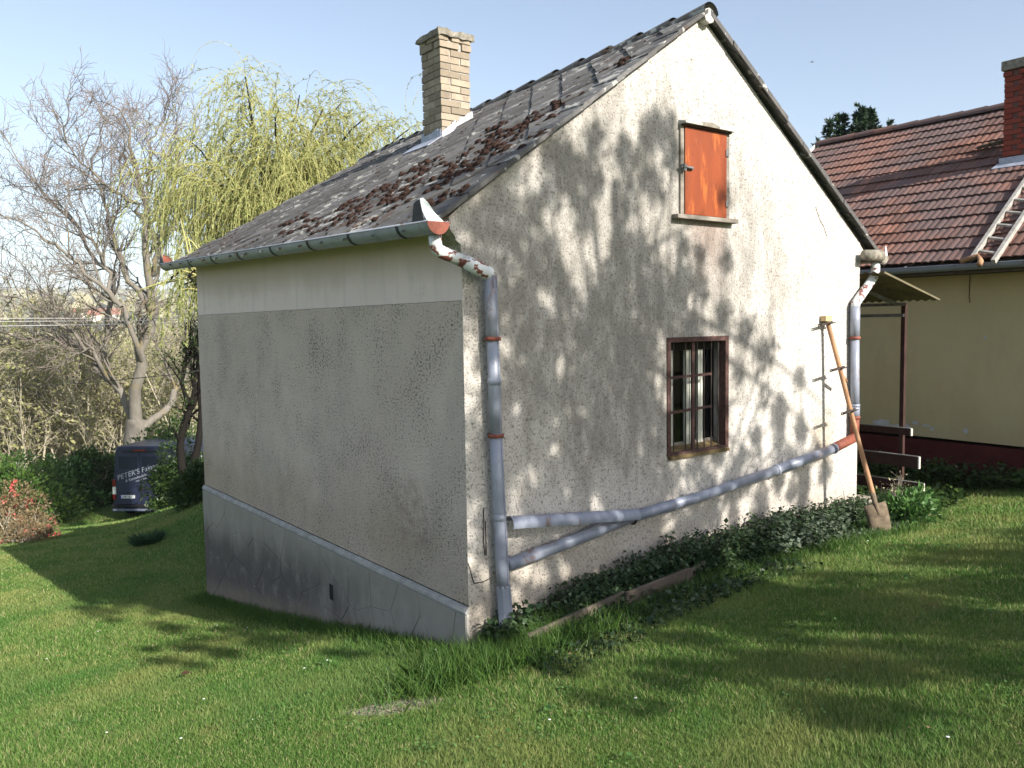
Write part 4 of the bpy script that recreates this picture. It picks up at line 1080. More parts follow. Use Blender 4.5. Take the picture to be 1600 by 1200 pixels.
def kids(pts, rad, k, lo, hi, ang, rscale, up=0.0):
    N, m, _ = pts.shape
    f = lo + (hi-lo)*(np.arange(k)[None, :] + rng.random((N, k)))/k; x = f*(m-1); i = np.minimum(x.astype(int), m-2); w = (x-i)[..., None]
    ii = np.arange(N)[:, None]; P = pts[ii, i]*(1-w) + pts[ii, i+1]*w; T_ = nrm(pts[ii, i+1]-pts[ii, i]); r = rad[ii, i]*rscale
    P = P.reshape(-1, 3); T_ = T_.reshape(-1, 3); q = nrm(np.cross(T_, rvec(len(P))))
    aa = (ang + 0.25*rng.normal(size=len(P)))[:, None]; D = T_*np.cos(aa) + q*np.sin(aa); D[:, 2] += up
    return P, nrm(D), r.ravel(), f.ravel()
def join(parts):
    V = []; Fc = []; b = 0
    for v, f in parts: V.append(v); Fc.append(f + b); b += len(v)
    return np.concatenate(V), np.concatenate(Fc)
def resample(P, m):
    P = np.array(P, float); s = np.concatenate([[0], np.cumsum(np.linalg.norm(np.diff(P, axis=0), axis=1))]); t = np.linspace(0, s[-1], m+1)
    return np.stack([np.interp(t, s, P[:, k]) for k in range(3)], 1)
def leaf_faces(P, size, asp=0.5, D=None, flat=None, var=0.35):
    """one four-cornered leaf at each point; D is its long direction"""
    N = len(P); d = rvec(N) if D is None else nrm(D + 0.35*rvec(N)); w = nrm(np.cross(d, rvec(N) if flat is None else nrm(flat + 0.6*rvec(N))))
    s = (size*(1 + var*rng.normal(size=N))).clip(size*0.35, size*2)[:, None]
    V = np.stack([P, P + d*s*0.45 + w*s*asp*0.5, P + d*s, P + d*s*0.45 - w*s*asp*0.5], 1).reshape(-1, 3)
    return V, np.arange(N*4).reshape(-1, 4)
def leafobj(name, V, Fc, mat, parent=None, tint=None, kind=None):
    me = mesh_from(name, V, Fc); at_ = me.attributes.new('tint', 'FLOAT', 'POINT'); k = Fc.shape[1]; n = len(V)//k
    t = rng.random(n) if tint is None else tint
    at_.data.foreach_set('value', np.repeat(t, k).astype(np.float32))
    o = put(name, me, mat, parent)
    if kind: o['kind'] = kind
    return o

# ---- big bare walnut behind the van
WB = at(213, 34); wb = (WB[0], WB[1], tz(WB[0], WB[1]))
WAL = thing('walnut_tree', 'huge bare pale-barked walnut tree spreading behind the parked van', 'tree', wb)
def lim(*p): return [at(u, 34 + dd, v) for u, v, dd in p]
trunk = resample([(wb[0], wb[1], wb[2]-0.4)] + lim((212,735,0),(211,690,0),(213,655,0)), 8)
limbs = [(lim((213,665,0),(211,612,-.3),(224,560,-.6),(235,500,-.8),(238,430,-1),(231,350,-1.4),(216,280,-1.5),(203,215,-1.2),(188,172,-1)), .27, .03),
 (lim((208,668,0),(184,612,.5),(150,572,.8),(115,532,1),(60,523,1.4),(-10,540,2)), .17, .03),
 (lim((224,668,0),(256,645,.6),(283,606,1.2),(305,545,1.5),(312,470,1.7),(330,400,2)), .17, .04),
 (lim((222,565,-.6),(214,540,-1.3),(190,480,-2),(150,440,-2.6),(108,400,-3),(60,362,-3.4),(10,335,-4)), .12, .025),
 (lim((235,500,-.8),(206,440,-.5),(176,378,0),(160,320,.4),(146,262,.8),(160,190,1)), .12, .02),
 (lim((238,430,-1),(246,380,-1.6),(262,320,-2),(276,262,-2.3),(290,215,-2.5)), .11, .02),
 (lim((150,572,.8),(170,520,1.6),(181,460,2.3),(150,398,2.8),(92,330,3.2),(42,272,3.6),(18,238,4)), .13, .02),
 (lim((184,612,.5),(140,545,-.6),(90,500,-1.4),(40,470,-2),(-30,455,-2.4)), .10, .02),
 (lim((231,350,-1.4),(200,310,-2.2),(150,280,-3),(110,235,-3.6),(95,195,-4)), .08, .015),
 (lim((246,380,-1.6),(225,300,-1),(240,230,-.5),(262,180,0)), .08, .015),
 (lim((190,480,-2),(160,400,-1.4),(120,350,-.8),(70,300,-.3),(35,290,0)), .08, .015)]
parts = [tubes(trunk[None], np.linspace(.62, .40, 9)[None], 12)]
LP = np.stack([resample(p, 16) for p, a, b in limbs]); LP[:, 1:] += 0.10*rng.normal(size=LP[:, 1:].shape)
LR = np.stack([np.linspace(a, b, 17) for p, a, b in limbs])
parts.append(tubes(LP, LR, 8))
tr_o = join(parts); o = put('trunk', mesh_from('trunk', *tr_o, smooth=True), BARK_PALE, WAL)
P, D, r, f = kids(LP, LR, 15, .18, 1, 0.85, .5, .15); p1, r1 = grow(P, D, rng.uniform(1.6, 3.2, len(P))*(1.15-.5*f), np.maximum(r, .022), 7, .28, (0, 0, .05))
P, D, r, f = kids(p1, r1, 8, .2, 1, .8, .6, .1); p2, r2 = grow(P, D, rng.uniform(.7, 1.4, len(P)), np.maximum(r, .013), 4, .3, (0, 0, .04))
P, D, r, f = kids(p2, r2, 5, .15, 1, .75, .7, .05); p3, r3 = grow(P, D, rng.uniform(.3, .65, len(P)), np.full(len(P), .010), 2, .35, (0, 0, .06), .6)
put('branches', mesh_from('branches', *join([tubes(p1, r1, 4), tubes(p2, r2, 3)])), BARK_PALE, WAL)
put('twigs', mesh_from('twigs', *tubes(p3, r3, 3)), simple('walnut_twigs', (0.21, 0.17, 0.15), 0.9, 0.1, 0.3, 4), WAL)

# ---- weeping willow
def willow(label, base, top, tips, strands, lo_len, hi_len):
    W_ = thing('willow_tree', label, 'tree', (base[0], base[1], tz(base[0], base[1])))
    tp = resample([(base[0], base[1], tz(base[0], base[1])-.3), (base[0]+.1, base[1], 0.0), top], 8)
    L_ = []
    for t in tips:
        t = np.array(t); a = np.array(top) + rng.normal(size=3)*.1; mid = (a + t)/2 + np.array([0, 0, .5]); L_.append(resample([a, (a+mid)/2 + (0, 0, .2), mid, t], 12))
    L_ = np.stack(L_); L_[:, 1:] += .05*rng.normal(size=L_[:, 1:].shape); Lr = np.tile(np.linspace(.09, .012, 13), (len(L_), 1))
    put('trunk', mesh_from('trunk', *join([tubes(tp[None], np.linspace(.30, .2, 9)[None], 10), tubes(L_, Lr, 6)]), smooth=True), BARK_DARK, W_)
    P, D, r, f = kids(L_, Lr, 12, .3, 1, .8, .5, .3); b1, br = grow(P, D, rng.uniform(.4, 1.1, len(P)), np.maximum(r, .010), 5, .25, (0, 0, -.05))
    P, D, r, f = kids(b1, br, strands, .1, 1, .9, .5, .0)
    s1, sr = grow(P, D, rng.uniform(lo_len, hi_len, len(P))*rng.uniform(.5, 1, len(P)), np.full(len(P), .006), 9, .10, (0, 0, -.42), .5)
    put('branches', mesh_from('branches', *tubes(b1, br, 4)), WITHY, W_)
    put('withies', mesh_from('withies', *tubes(s1, sr, 3)), WITHY, W_)
    n = len(s1); k = 24; fx = rng.random((n, k))*8.999 + .0; i = fx.astype(int); w = (fx-i)[..., None]; ii = np.arange(n)[:, None]
    P = (s1[ii, i]*(1-w) + s1[ii, i+1]*w).reshape(-1, 3); T_ = (s1[ii, i+1]-s1[ii, i]).reshape(-1, 3)
    V, Fc = leaf_faces(P, .078, .26, D=nrm(T_) + .5*rvec(len(P))); tint = np.clip(np.repeat(rng.random(n), k)*.6 + rng.random(n*k)*.4, 0, 1)
    leafobj('leaves', V, Fc, LEAF_WILLOW, W_, tint)
    return W_
tips = [at(u, 20+d, v) for u, v, d in ((255,262,.5),(300,225,-.6),(345,212,.8),(381,120,0),(383,165,.3),(436,168,-.8),(470,152,.6),(505,175,-.4),(533,165,.9),(565,186,-.5),(600,196,.4),(640,205,0),(275,300,1),(330,280,-1),(420,235,-1.2),(500,240,-1),(470,300,-1.5),(380,300,-1.6),(560,250,1),(290,345,-.4))]
willow('tall weeping willow with yellow-green hanging withies rising behind the grey roof', at(430, 20), at(425, 20, 400), tips, 12, 1.2, 3.3)
tips = [at(u, 15.5+d, v) for u, v, d in ((268,440,.3),(290,450,-.3),(305,455,.1),(318,430,.4))]
WL2 = willow('slender dark-stemmed young willow at the far left corner of the cottage', at(330, 15.5), at(335, 15.5, 480), tips, 2, .5, 1.3)

# ---- dark forked tree in front of the van
DT = at(293, 20.5); DTH = thing('elder_tree', 'dark crooked forked tree standing in the shrubs right of the van', 'tree', (DT[0], DT[1], tz(DT[0], DT[1])))
def lm(D, *p): return resample([at(u, D, v) for u, v in p], 10)
b0 = (DT[0], DT[1], tz(DT[0], DT[1])-.2)
L_ = np.stack([resample([b0, at(284,20.5,735), at(281,20.5,690), at(288,20.5,660), at(299,20.5,636), at(306,20.5,600)], 10), lm(20.5, (299,638),(291,622),(284,600),(287,580),(292,560)), lm(20.5, (299,638),(307,622),(303,600),(309,570),(300,540)),
               resample([b0, at(300,20.5,735), at(311,20.5,690), at(315,20.5,640), at(312,20.5,600), at(320,20.5,540)], 10)])
Lr = np.stack([np.linspace(a, b, 11) for a, b in ((.13,.06),(.07,.03),(.07,.03),(.12,.05))])
P, D, r, f = kids(L_, Lr, 9, .45, 1, .7, .45, .2); b1, br = grow(P, D, rng.uniform(.5, 1.3, len(P)), np.maximum(r, .012), 6, .3, (0, 0, .04))
P, D, r, f = kids(b1, br, 6, .2, 1, .8, .5, .1); b2, br2 = grow(P, D, rng.uniform(.2, .6, len(P)), np.full(len(P), .008), 3, .3)
put('trunk', mesh_from('trunk', *join([tubes(L_, Lr, 8)]), smooth=True), BARK_DARK, DTH)
put('branches', mesh_from('branches', *join([tubes(b1, br, 4), tubes(b2, br2, 3)])), BARK_DARK, DTH)
P, D, r, f = kids(b2, br2, 7, .1, 1, .8, 1); V, Fc = leaf_faces(P + .05*rng.normal(size=P.shape), .07, .5); leafobj('leaves', V, Fc, LEAF_DARK, DTH)

# ---- shrubs
def shrub(name, label, c, rad, nleaf, size, mat, group=None, clumps=40, asp=.55, stems=14, stemmat=None, cat='shrub', extra=None, parent_only=False):
    x, y = c; z = tz(x, y); o = thing(name, label, cat, (x, y, z), group); rx, ry, rz = rad
    q = rvec(clumps)*rng.uniform(.45, 1.0, (clumps, 1))**.6; q[:, 2] = np.abs(q[:, 2])*1.05 - .05
    C_ = np.array([x, y, z + .08]) + q*np.array([rx, ry, rz])*.86
    n = nleaf//clumps; cr_ = rng.uniform(.16, .34, (clumps, 1, 1))*(rx+rz)/2
    d = nrm(rng.normal(size=(clumps, n, 3)))*rng.uniform(.25, 1, (clumps, n, 1))**.5
    P = (C_[:, None] + d*cr_).reshape(-1, 3); gz = terr(P[:, 0], P[:, 1]); P[:, 2] = np.maximum(P[:, 2], gz + .02)
    V, Fc = leaf_faces(P, size, asp, D=d.reshape(-1, 3) + np.array([0, 0, .2]))
    tint = np.clip(np.repeat(rng.random(clumps), n)*.55 + rng.random(clumps*n)*.45, 0, 1)
    leafobj('leaves', V, Fc, mat, o, tint)
    S0 = np.tile(np.array([x, y, z-.05]), (stems, 1)) + rng.normal(size=(stems, 3))*np.array([rx*.25, ry*.25, 0]); E0 = C_[rng.integers(0, clumps, stems)]
    L_, Lr = grow(S0, E0 - S0, np.linalg.norm(E0-S0, axis=1), np.full(stems, .02*max(rz, .3)), 6, .12)
    P, D, r, f = kids(L_, Lr, 5, .3, 1, .7, .6); l2, r2 = grow(P, D, rng.uniform(.15, .4, len(P))*rz, np.maximum(r, .004), 4, .25, (0, 0, .05))
    put('stems', mesh_from('stems', *join([tubes(L_, Lr, 5), tubes(l2, r2, 3)])), stemmat or BARK_BROWN, o)
    if extra:
        m2, n2, s2 = extra; k = rng.integers(0, clumps, n2); nn = 9; P = (C_[k][:, None] + rng.normal(size=(n2, nn, 3))*.05 + (rvec(n2)*(rng.uniform(.1, .3, (n2, 1))*rx))[:, None]).reshape(-1, 3)
        P[:, 2] = np.maximum(P[:, 2], terr(P[:, 0], P[:, 1]) + .05); V, Fc = leaf_faces(P, s2, .8); leafobj('blossom', V, Fc, m2, o)
    return o
def gxy(u, D): p = at(u, D); return (p[0], p[1])
shrub('laurel_bush', 'broad mid-green laurel bush at the left end of the hedge behind the red quince', gxy(18, 28), (2.2, 1.6, 2.3), 9000, .13, LEAF_LAUREL, 'bushes of the garden hedge', 46)
shrub('laurel_bush', 'bright green laurel bush in the middle of the garden hedge', gxy(78, 30), (1.6, 1.4, 2.2), 8000, .12, LEAF_LIGHT, 'bushes of the garden hedge', 40)
shrub('laurel_bush', 'dark green bush of the hedge just left of the van', gxy(128, 31.5), (1.7, 1.5, 2.3), 8000, .12, LEAF_DARK, 'bushes of the garden hedge', 40)
shrub('laurel_bush', 'small dark bush filling the hedge gap beside the rear of the van', gxy(160, 34), (1.3, 1.2, 1.8), 4000, .12, LEAF_LAUREL, 'bushes of the garden hedge', 26)
shrub('flowering_quince', 'quince bush with coral red blossom at the left edge of the lawn', gxy(2, 20), (.95, .9, 1.55), 5200, .06, QTWIG, None, 50, .5, 30, None, 'shrub', (QUINCE, 46, .075))
shrub('low_quince', 'low brownish twiggy clump with a few red flowers at the foot of the quince', gxy(14, 18.6), (.75, .6, .55), 2600, .055, QTWIG, None, 30, .5, 20, None, 'shrub', (QUINCE, 8, .06))
shrub('dark_bush', 'dense dark green bush covering the right side of the van', gxy(277, 24.2), (1.0, .9, 2.1), 14000, .085, LEAF_DARK, 'dark bushes beside the van', 46, stemmat=BARK_DARK)
shrub('dark_bush', 'low dark bush against the far bottom corner of the cottage wall', gxy(298, 19.3), (.62, .55, 1.0), 8000, .07, LEAF_DARK, 'dark bushes beside the van', 40, stemmat=BARK_DARK)
shrub('evergreen_bush', 'green leafy bush growing between the walnut trunk and the van roof', gxy(262, 31), (1.8, 1.4, 3.6), 7000, .11, LEAF_LAUREL, None, 46, stemmat=BARK_DARK)
# dark tuft in the lawn
def tuft(name, label, c, r, h, n, mat, w=.007, lean=.5, cat='grass tuft', sup=None):
    x, y = c; a = rng.random(n)*2*PI; q = r*np.sqrt(rng.random(n))*.6; P = np.stack([x+q*np.cos(a), y+q*np.sin(a), np.zeros(n)], 1); P[:, 2] = terr(P[:, 0], P[:, 1])
    d = np.stack([np.cos(a)*lean*rng.random(n), np.sin(a)*lean*rng.random(n), np.ones(n)], 1) + .15*rng.normal(size=(n, 3)); d = nrm(d); H = h*rng.uniform(.5, 1.1, n)[:, None]
    s_ = nrm(np.cross(d, rvec(n)))*w; m_1 = P + d*H*.55; out = d.copy(); out[:, 2] -= .55; tip = m_1 + nrm(out)*H*.5
    V = np.stack([P-s_*.5, P+s_*.5, m_1+s_*.4, tip, m_1-s_*.4], 1).reshape(-1, 3); Fc = np.arange(n*5).reshape(-1, 5)
    o = leafobj(name, V, Fc, mat); tag(o, label, cat); return o
BLUEG = leafmat('blue_green_blades', (0.02, 0.06, 0.025), (0.05, 0.11, 0.045), trans=0.2)
tuft('grass_tuft', 'dark blue-green tuft of leaves standing alone on the shaded lawn', gxy(214, 15.6), .40, .30, 420, BLUEG, .016, 1.0)
FRESHG = leafmat('long_grass_blades', (0.035, 0.10, 0.012), (0.11, 0.19, 0.04), trans=0.3)
tuft('grass_tuft', 'thick bright green tuft of grass at the foot of the spade', gxy(1325, 8.6), .34, .17, 1500, FRESHG, .006, 1.2)
tuft('grass_tuft', 'tall thin yellowish grass against the white wall beside the spade', (4.93, -.10), .13, .40, 160, FRESHG, .005, .5)

# ---- thicket of bare young trees in the valley behind the hedge
def bare(stems, h, n1, n2, n3, seed_leaf=900, spread=.5):
    S0 = np.zeros((stems, 3)); S0[:, :2] = rng.normal(size=(stems, 2))*.35
    D0 = np.stack([rng.normal(size=stems)*spread, rng.normal(size=stems)*spread, np.ones(stems)*1.3], 1)
    L_, Lr = grow(S0, D0, h*rng.uniform(.7, 1, stems), rng.uniform(.05, .10, stems), 9, .12, (0, 0, .06), .2)
    P, D, r, f = kids(L_, Lr, n1, .2, 1, .75, .5, .2); a1, q1 = grow(P, D, rng.uniform(.2, .36, len(P))*h*(1.2-.6*f), np.maximum(r, .02), 6, .25, (0, 0, .05))
    P, D, r, f = kids(a1, q1, n2, .2, 1, .75, .6, .1); a2, q2 = grow(P, D, rng.uniform(.6, 1.3, len(P)), np.maximum(r*.8, .014), 4, .3, (0, 0, .05))
    P, D, r, f = kids(a2, q2, n3, .2, 1, .7, .7); a3, q3 = grow(P, D, rng.uniform(.25, .6, len(P)), np.full(len(P), .012), 2, .3)
    P, D, r, f = kids(a3, q3, 2, .3, 1, .5, 1); P = P[rng.permutation(len(P))[:seed_leaf]]
    return mesh_from('trunk', *tubes(L_, Lr, 6), smooth=True), mesh_from('twigs', *join([tubes(a1, q1, 4), tubes(a2, q2, 3), tubes(a3, q3, 3)])), leaf_faces(P, .12, .7)
protos = []
for args in ((4, 7.5, 10, 6, 4, 2600, .35), (6, 6.5, 9, 6, 4, 4200, .5), (3, 8.5, 10, 7, 4, 1500, .28)):
    a, b, (V, Fc) = bare(*args[:5], seed_leaf=args[5], spread=args[6])
    a.materials.append(BARK_BROWN); b.materials.append(BARK_BROWN); lo = leafobj('buds', V, Fc, LEAF_BUD); protos.append((a, b, lo.data)); bpy.data.objects.remove(lo)
thick = [(-30,38,1,1.0,'grey-brown bare tree at the left edge beyond the hedge'),(14,36,0,.95,'pale-stemmed bare tree rising straight behind the laurel hedge at far left'),
 (48,39,2,.95,'slim bare tree with several upright pale stems beyond the hedge'),(84,43,1,1.1,'bushy olive tree in early bud left of the walnut'),
 (118,38,0,.9,'thin bare tree beyond the hedge close to the left limb of the walnut'),(150,46,1,1.25,'rounded bare tree seen under the left limb of the walnut'),
 (180,40,2,.85,'narrow bare tree directly left of the walnut trunk'),(250,43,1,1.15,'budding tree filling the fork right of the walnut trunk'),(285,38,0,1.0,'bare tree between the walnut and the corner of the cottage'),
 (305,47,1,1.3,'larger budding tree beyond the elder at the cottage corner'),(-10,52,1,1.35,'wide bare tree deeper in the valley at far left'),(66,56,1,1.4,'large olive-brown tree deep in the valley left of centre'),
 (122,60,0,1.4,'tall bare tree deep in the valley below the village'),(205,56,1,1.4,'large bare tree deep in the valley behind the walnut trunk'),(262,60,2,1.4,'tall thin bare tree deep in the valley right of the walnut')]
for i, (u, D_, k, s_, lab) in enumerate(thick):
    x, y = gxy(u, D_); z = tz(x, y); o = thing('bare_tree', lab, 'tree', (x, y, z), 'bare trees of the valley thicket'); top = -.2 + rng.uniform(-.5, .3)
    hgt = (top - z)/((7.5, 6.8, 8.6)[k]); o.rotation_euler = (0, 0, rng.random()*6.28); o.scale = (hgt*1.1,)*3
    for nm_, me, mt in (('trunk', protos[k][0], BARK_BROWN), ('twigs', protos[k][1], BARK_BROWN), ('buds', protos[k][2], LEAF_BUD)):
        c = bpy.data.objects.new(nm_, me); COL.objects.link(c); c.parent = o
# brushwood mass on the slope below
n = 42000; xs_ = rng.uniform(-22, 30, n); ys_ = rng.uniform(36, 95, n); gz = terr(xs_, ys_); hh_ = (1.2 + 2.3*np.clip(np.sin(xs_*.6)*np.sin(ys_*.45+1)+.5, 0, 1.3))
P = np.stack([xs_, ys_, gz + hh_*rng.random(n)], 1); keep = ~((np.sin(xs_*.35+2)*np.cos(ys_*.16) > .55))
V, Fc = leaf_faces(P[keep], .34, .45, D=rvec(keep.sum()) + np.array([0, 0, .9])); o = leafobj('brushwood', V, Fc, LEAF_WOOD); tag(o, 'olive-brown brushwood covering the valley slope beyond the hedge', 'brushwood', kind='stuff')
# far woods and village on the opposite hillside
n = 26000; xs_ = rng.uniform(-260, 330, n); ys_ = rng.uniform(110, 760, n); cl = np.sin(xs_*.022+ys_*.013)+np.sin(xs_*.045-ys_*.02+2)+.35*np.sin(xs_*.21)+.35*np.cos(ys_*.17); k = cl > .35; xs_, ys_ = xs_[k], ys_[k]
P = np.stack([xs_, ys_, terr(xs_, ys_) + 9*rng.random(len(xs_))**.7], 1); V, Fc = leaf_faces(P, 3.4, .8); o = leafobj('far_wood', V, Fc, LEAF_WOOD); tag(o, 'brown-green woods in the valley and on the far slope', 'wood', kind='stuff')
n = 30000; xs_ = rng.uniform(-900, 1500, n); ys_ = rng.uniform(900, 3300, n); P = np.stack([xs_, ys_, terr(xs_, ys_) + 12*rng.random(n)], 1); V, Fc = leaf_faces(P, 15, .8)
o = leafobj('hill_forest', V, Fc, LEAF_WOOD); tag(o, 'forest covering the distant low hills on the horizon', 'forest', kind='stuff')
PALEW = simple('village_wall', (0.66, 0.60, 0.52), 0.9, 0.1, 0.1, 1); VROOF = simple('village_roof', (0.30, 0.14, 0.09), 0.9, 0.1, 0.2, 1)
vlab = ['leftmost pale house of the distant village', 'white gabled house of the distant village left of the walnut', 'long pale house at the middle of the distant village', 'small cream house low in the distant village', 'tall pale house right in the distant village', 'rightmost white house of the distant village seen between walnut limbs']
for i, (u, D_, w_) in enumerate(((128,840,15),(140,900,12),(155,870,20),(148,780,11),(187,890,14),(178,800,12))):
    x, y = gxy(u, D_); z = tz(x, y); h = thing('distant_house', vlab[i], 'house', (x, y, z), 'houses of the distant village')
    d_ = w_*.6; mk('wall', MB().box(x-w_/2, x+w_/2, y-d_/2, y+d_/2, z-3, z+6), PALEW, h)
    mb = MB(); mb.prism([(x-w_/2-.6, y-d_/2-.6, z+6.01), (x-w_/2-.6, y+d_/2+.6, z+6.01), (x-w_/2-.6, y, z+10.5)], (w_+1.2, 0, 0)); mk('roof', mb, VROOF, h)

# ---- spruces behind the farmhouse roof
def spruce(label, u, D_, vt, shoots, w_):
    p = at(u, D_, vt); x, y = p[0], p[1]; g = tz(x, y); o = thing('spruce_tree', label, 'tree', (x, y, g), 'spruces behind the farmhouse')
    put('trunk', mesh_from('trunk', *tubes(np.array([[[x, y, g-.3], [x, y, (g+p[2])/2], [x, y, p[2]-.3]]]), np.array([[.25, .17, .03]]), 8)), BARK_DARK, o)
    Vs = []; b = []; R_ = CM[0]
    for k in range(shoots):
        off = (k - (shoots-1)/2)*w_/max(shoots, 1) + rng.normal()*.08; tip = np.array([x, y, p[2] - (abs(off)/max(w_, .1))**1.6*.8 - rng.uniform(0, .25)*(shoots > 1)]) + R_*off; tip[:2] += rng.normal(size=2)*.3*(shoots > 1)
        hgt = 4.2 if shoots == 1 else 3.2; m = 90; t = rng.random(m)**.8; a = rng.random(m)*2*PI; q0 = tip[None] - np.array([0, 0, 1])*(t*hgt)[:, None]
        ln = (.10 + t*(.95 if shoots == 1 else .75)); D = np.stack([np.cos(a), np.sin(a), .55-.5*t], 1); pts, rr = grow(q0, D, ln, np.full(m, .012), 4, .08, (0, 0, .06)); b.append(tubes(pts, rr, 3))
        b.append(tubes(np.array([[tip+(0, 0, .12), tip-(0, 0, 1.5), tip-(0, 0, hgt)]]), np.array([[.008, .03, .05]]), 4))
        n_ = 46; f = rng.random((m, n_))*3.999; i = f.astype(int); w = (f-i)[..., None]; ii = np.arange(m)[:, None]; P = (pts[ii, i]*(1-w)+pts[ii, i+1]*w).reshape(-1, 3); T_ = (pts[ii, i+1]-pts[ii, i]).reshape(-1, 3)
        Vs.append(leaf_faces(P, .13, .25, D=nrm(T_)+.9*rvec(len(P)))); P = tip[None] - np.array([0, 0, 1])*rng.random((70, 1))*1.0; Vs.append(leaf_faces(P, .08, .25, D=rvec(70)+np.array([0, 0, .8])))
    put('branches', mesh_from('branches', *join(b)), BARK_DARK, o); V, Fc = join(Vs); leafobj('needles', V, Fc, LEAF_SPRUCE, o)
spruce('broad many-tipped dark spruce showing above the red tile roof', 1345, 27, 166, 10, 1.9)
spruce('small spruce tip left of the broad one above the roof end', 1292, 29, 212, 1, .5)
spruce('leftmost tiny spruce tip beside the cottage roof edge', 1275, 30, 217, 1, .5)

# ---- trees behind the photographer: they throw the dappled shade
def shade_tree(label, base, blobs, nclus, per, size):
    g = tz(*base); o = thing('birch_tree', label, 'tree', (base[0], base[1], g), 'trees behind the lawn')
    top = np.array([base[0], base[1], g]); C_ = []
    wts = np.array([b[3]*b[4]*b[5] for b in blobs]); wts = wts/wts.sum()
    for k in rng.choice(len(blobs), nclus, p=wts):
        b = blobs[k]; q = rvec(1)[0]*rng.random()**(1/3); C_.append(np.array(b[:3]) + q*np.array(b[3:6]))
    C_ = np.array(C_); zt = max(b[2]+b[5]*.6 for b in blobs)
    tr_ = resample([(base[0], base[1], g-.3), (base[0]+.1, base[1]+.1, (g+zt)/2), (np.mean(C_[:, 0]), np.mean(C_[:, 1]), zt)], 12)
    S0 = tr_[rng.integers(3, 12, nclus//4)]; E0 = C_[rng.permutation(nclus)[:nclus//4]]; E0[:, 2] -= 0; L_, Lr = grow(S0, E0 - S0 + np.array([0, 0, .4]), np.linalg.norm(E0-S0, axis=1), np.full(len(S0), .045), 7, .12, (0, 0, .0), .2)
    put('trunk', mesh_from('trunk', *join([tubes(tr_[None], np.linspace(.2, .05, 13)[None], 10), tubes(L_, Lr, 5)]), smooth=True), BARK_PALE, o)
    cs = rng.uniform(.09, .17, (nclus, 1, 1)); d = nrm(rng.normal(size=(nclus, per, 3)))*rng.random((nclus, per, 1))**.45; P = (C_[:, None] + d*cs*np.array([.9, .9, 1.0])).reshape(-1, 3)
    V, Fc = leaf_faces(P, size, .7, D=rvec(len(P))+np.array([0, 0, -.5])); leafobj('leaves', V, Fc, LEAF_SHADE, o)
    st, sr = grow(C_ + np.array([0, 0, .35]), np.tile([0, 0, -1.0], (nclus, 1)) + .3*rvec(nclus), np.full(nclus, .8), np.full(nclus, .008), 4, .15, (0, 0, -.2)); put('twigs', mesh_from('twigs', *tubes(st, sr, 3)), BARK_DARK, o)
def off(p, t): return tuple(np.array(p) - S*t)
c1 = off((1.25, 0, -.35), 10.0)
shade_tree('leafing birch standing on the upper lawn behind the photographer', (2.6, -8.8), [(c1[0]+.05, c1[1], c1[2]+.1, 2.0, .9, 2.15), (c1[0]+.1, c1[1], c1[2]+.3, 1.5, .8, 2.0), (c1[0]-.2, c1[1], c1[2]-1.2, 2.2, .9, 1.1), (c1[0]+1.9, c1[1], c1[2]-1.0, 1.6, .9, 1.3)], 455, 105, .055)
c2 = off((3.6, -2.0, -2.1), 9.0); c3 = off((1.2, -1.6, -2.1), 9.0)
shade_tree('low spreading birch at the right behind the photographer', (5.0, -9.8), [(c2[0], c2[1], c2[2]-.40, 2.3, 1.5, .50), (c3[0], c3[1], c3[2]-.15, 1.5, 1.2, .35), (c2[0]+2.2, c2[1]-.5, c2[2]-.85, 2.0, 1.3, .40)], 300, 105, .055)

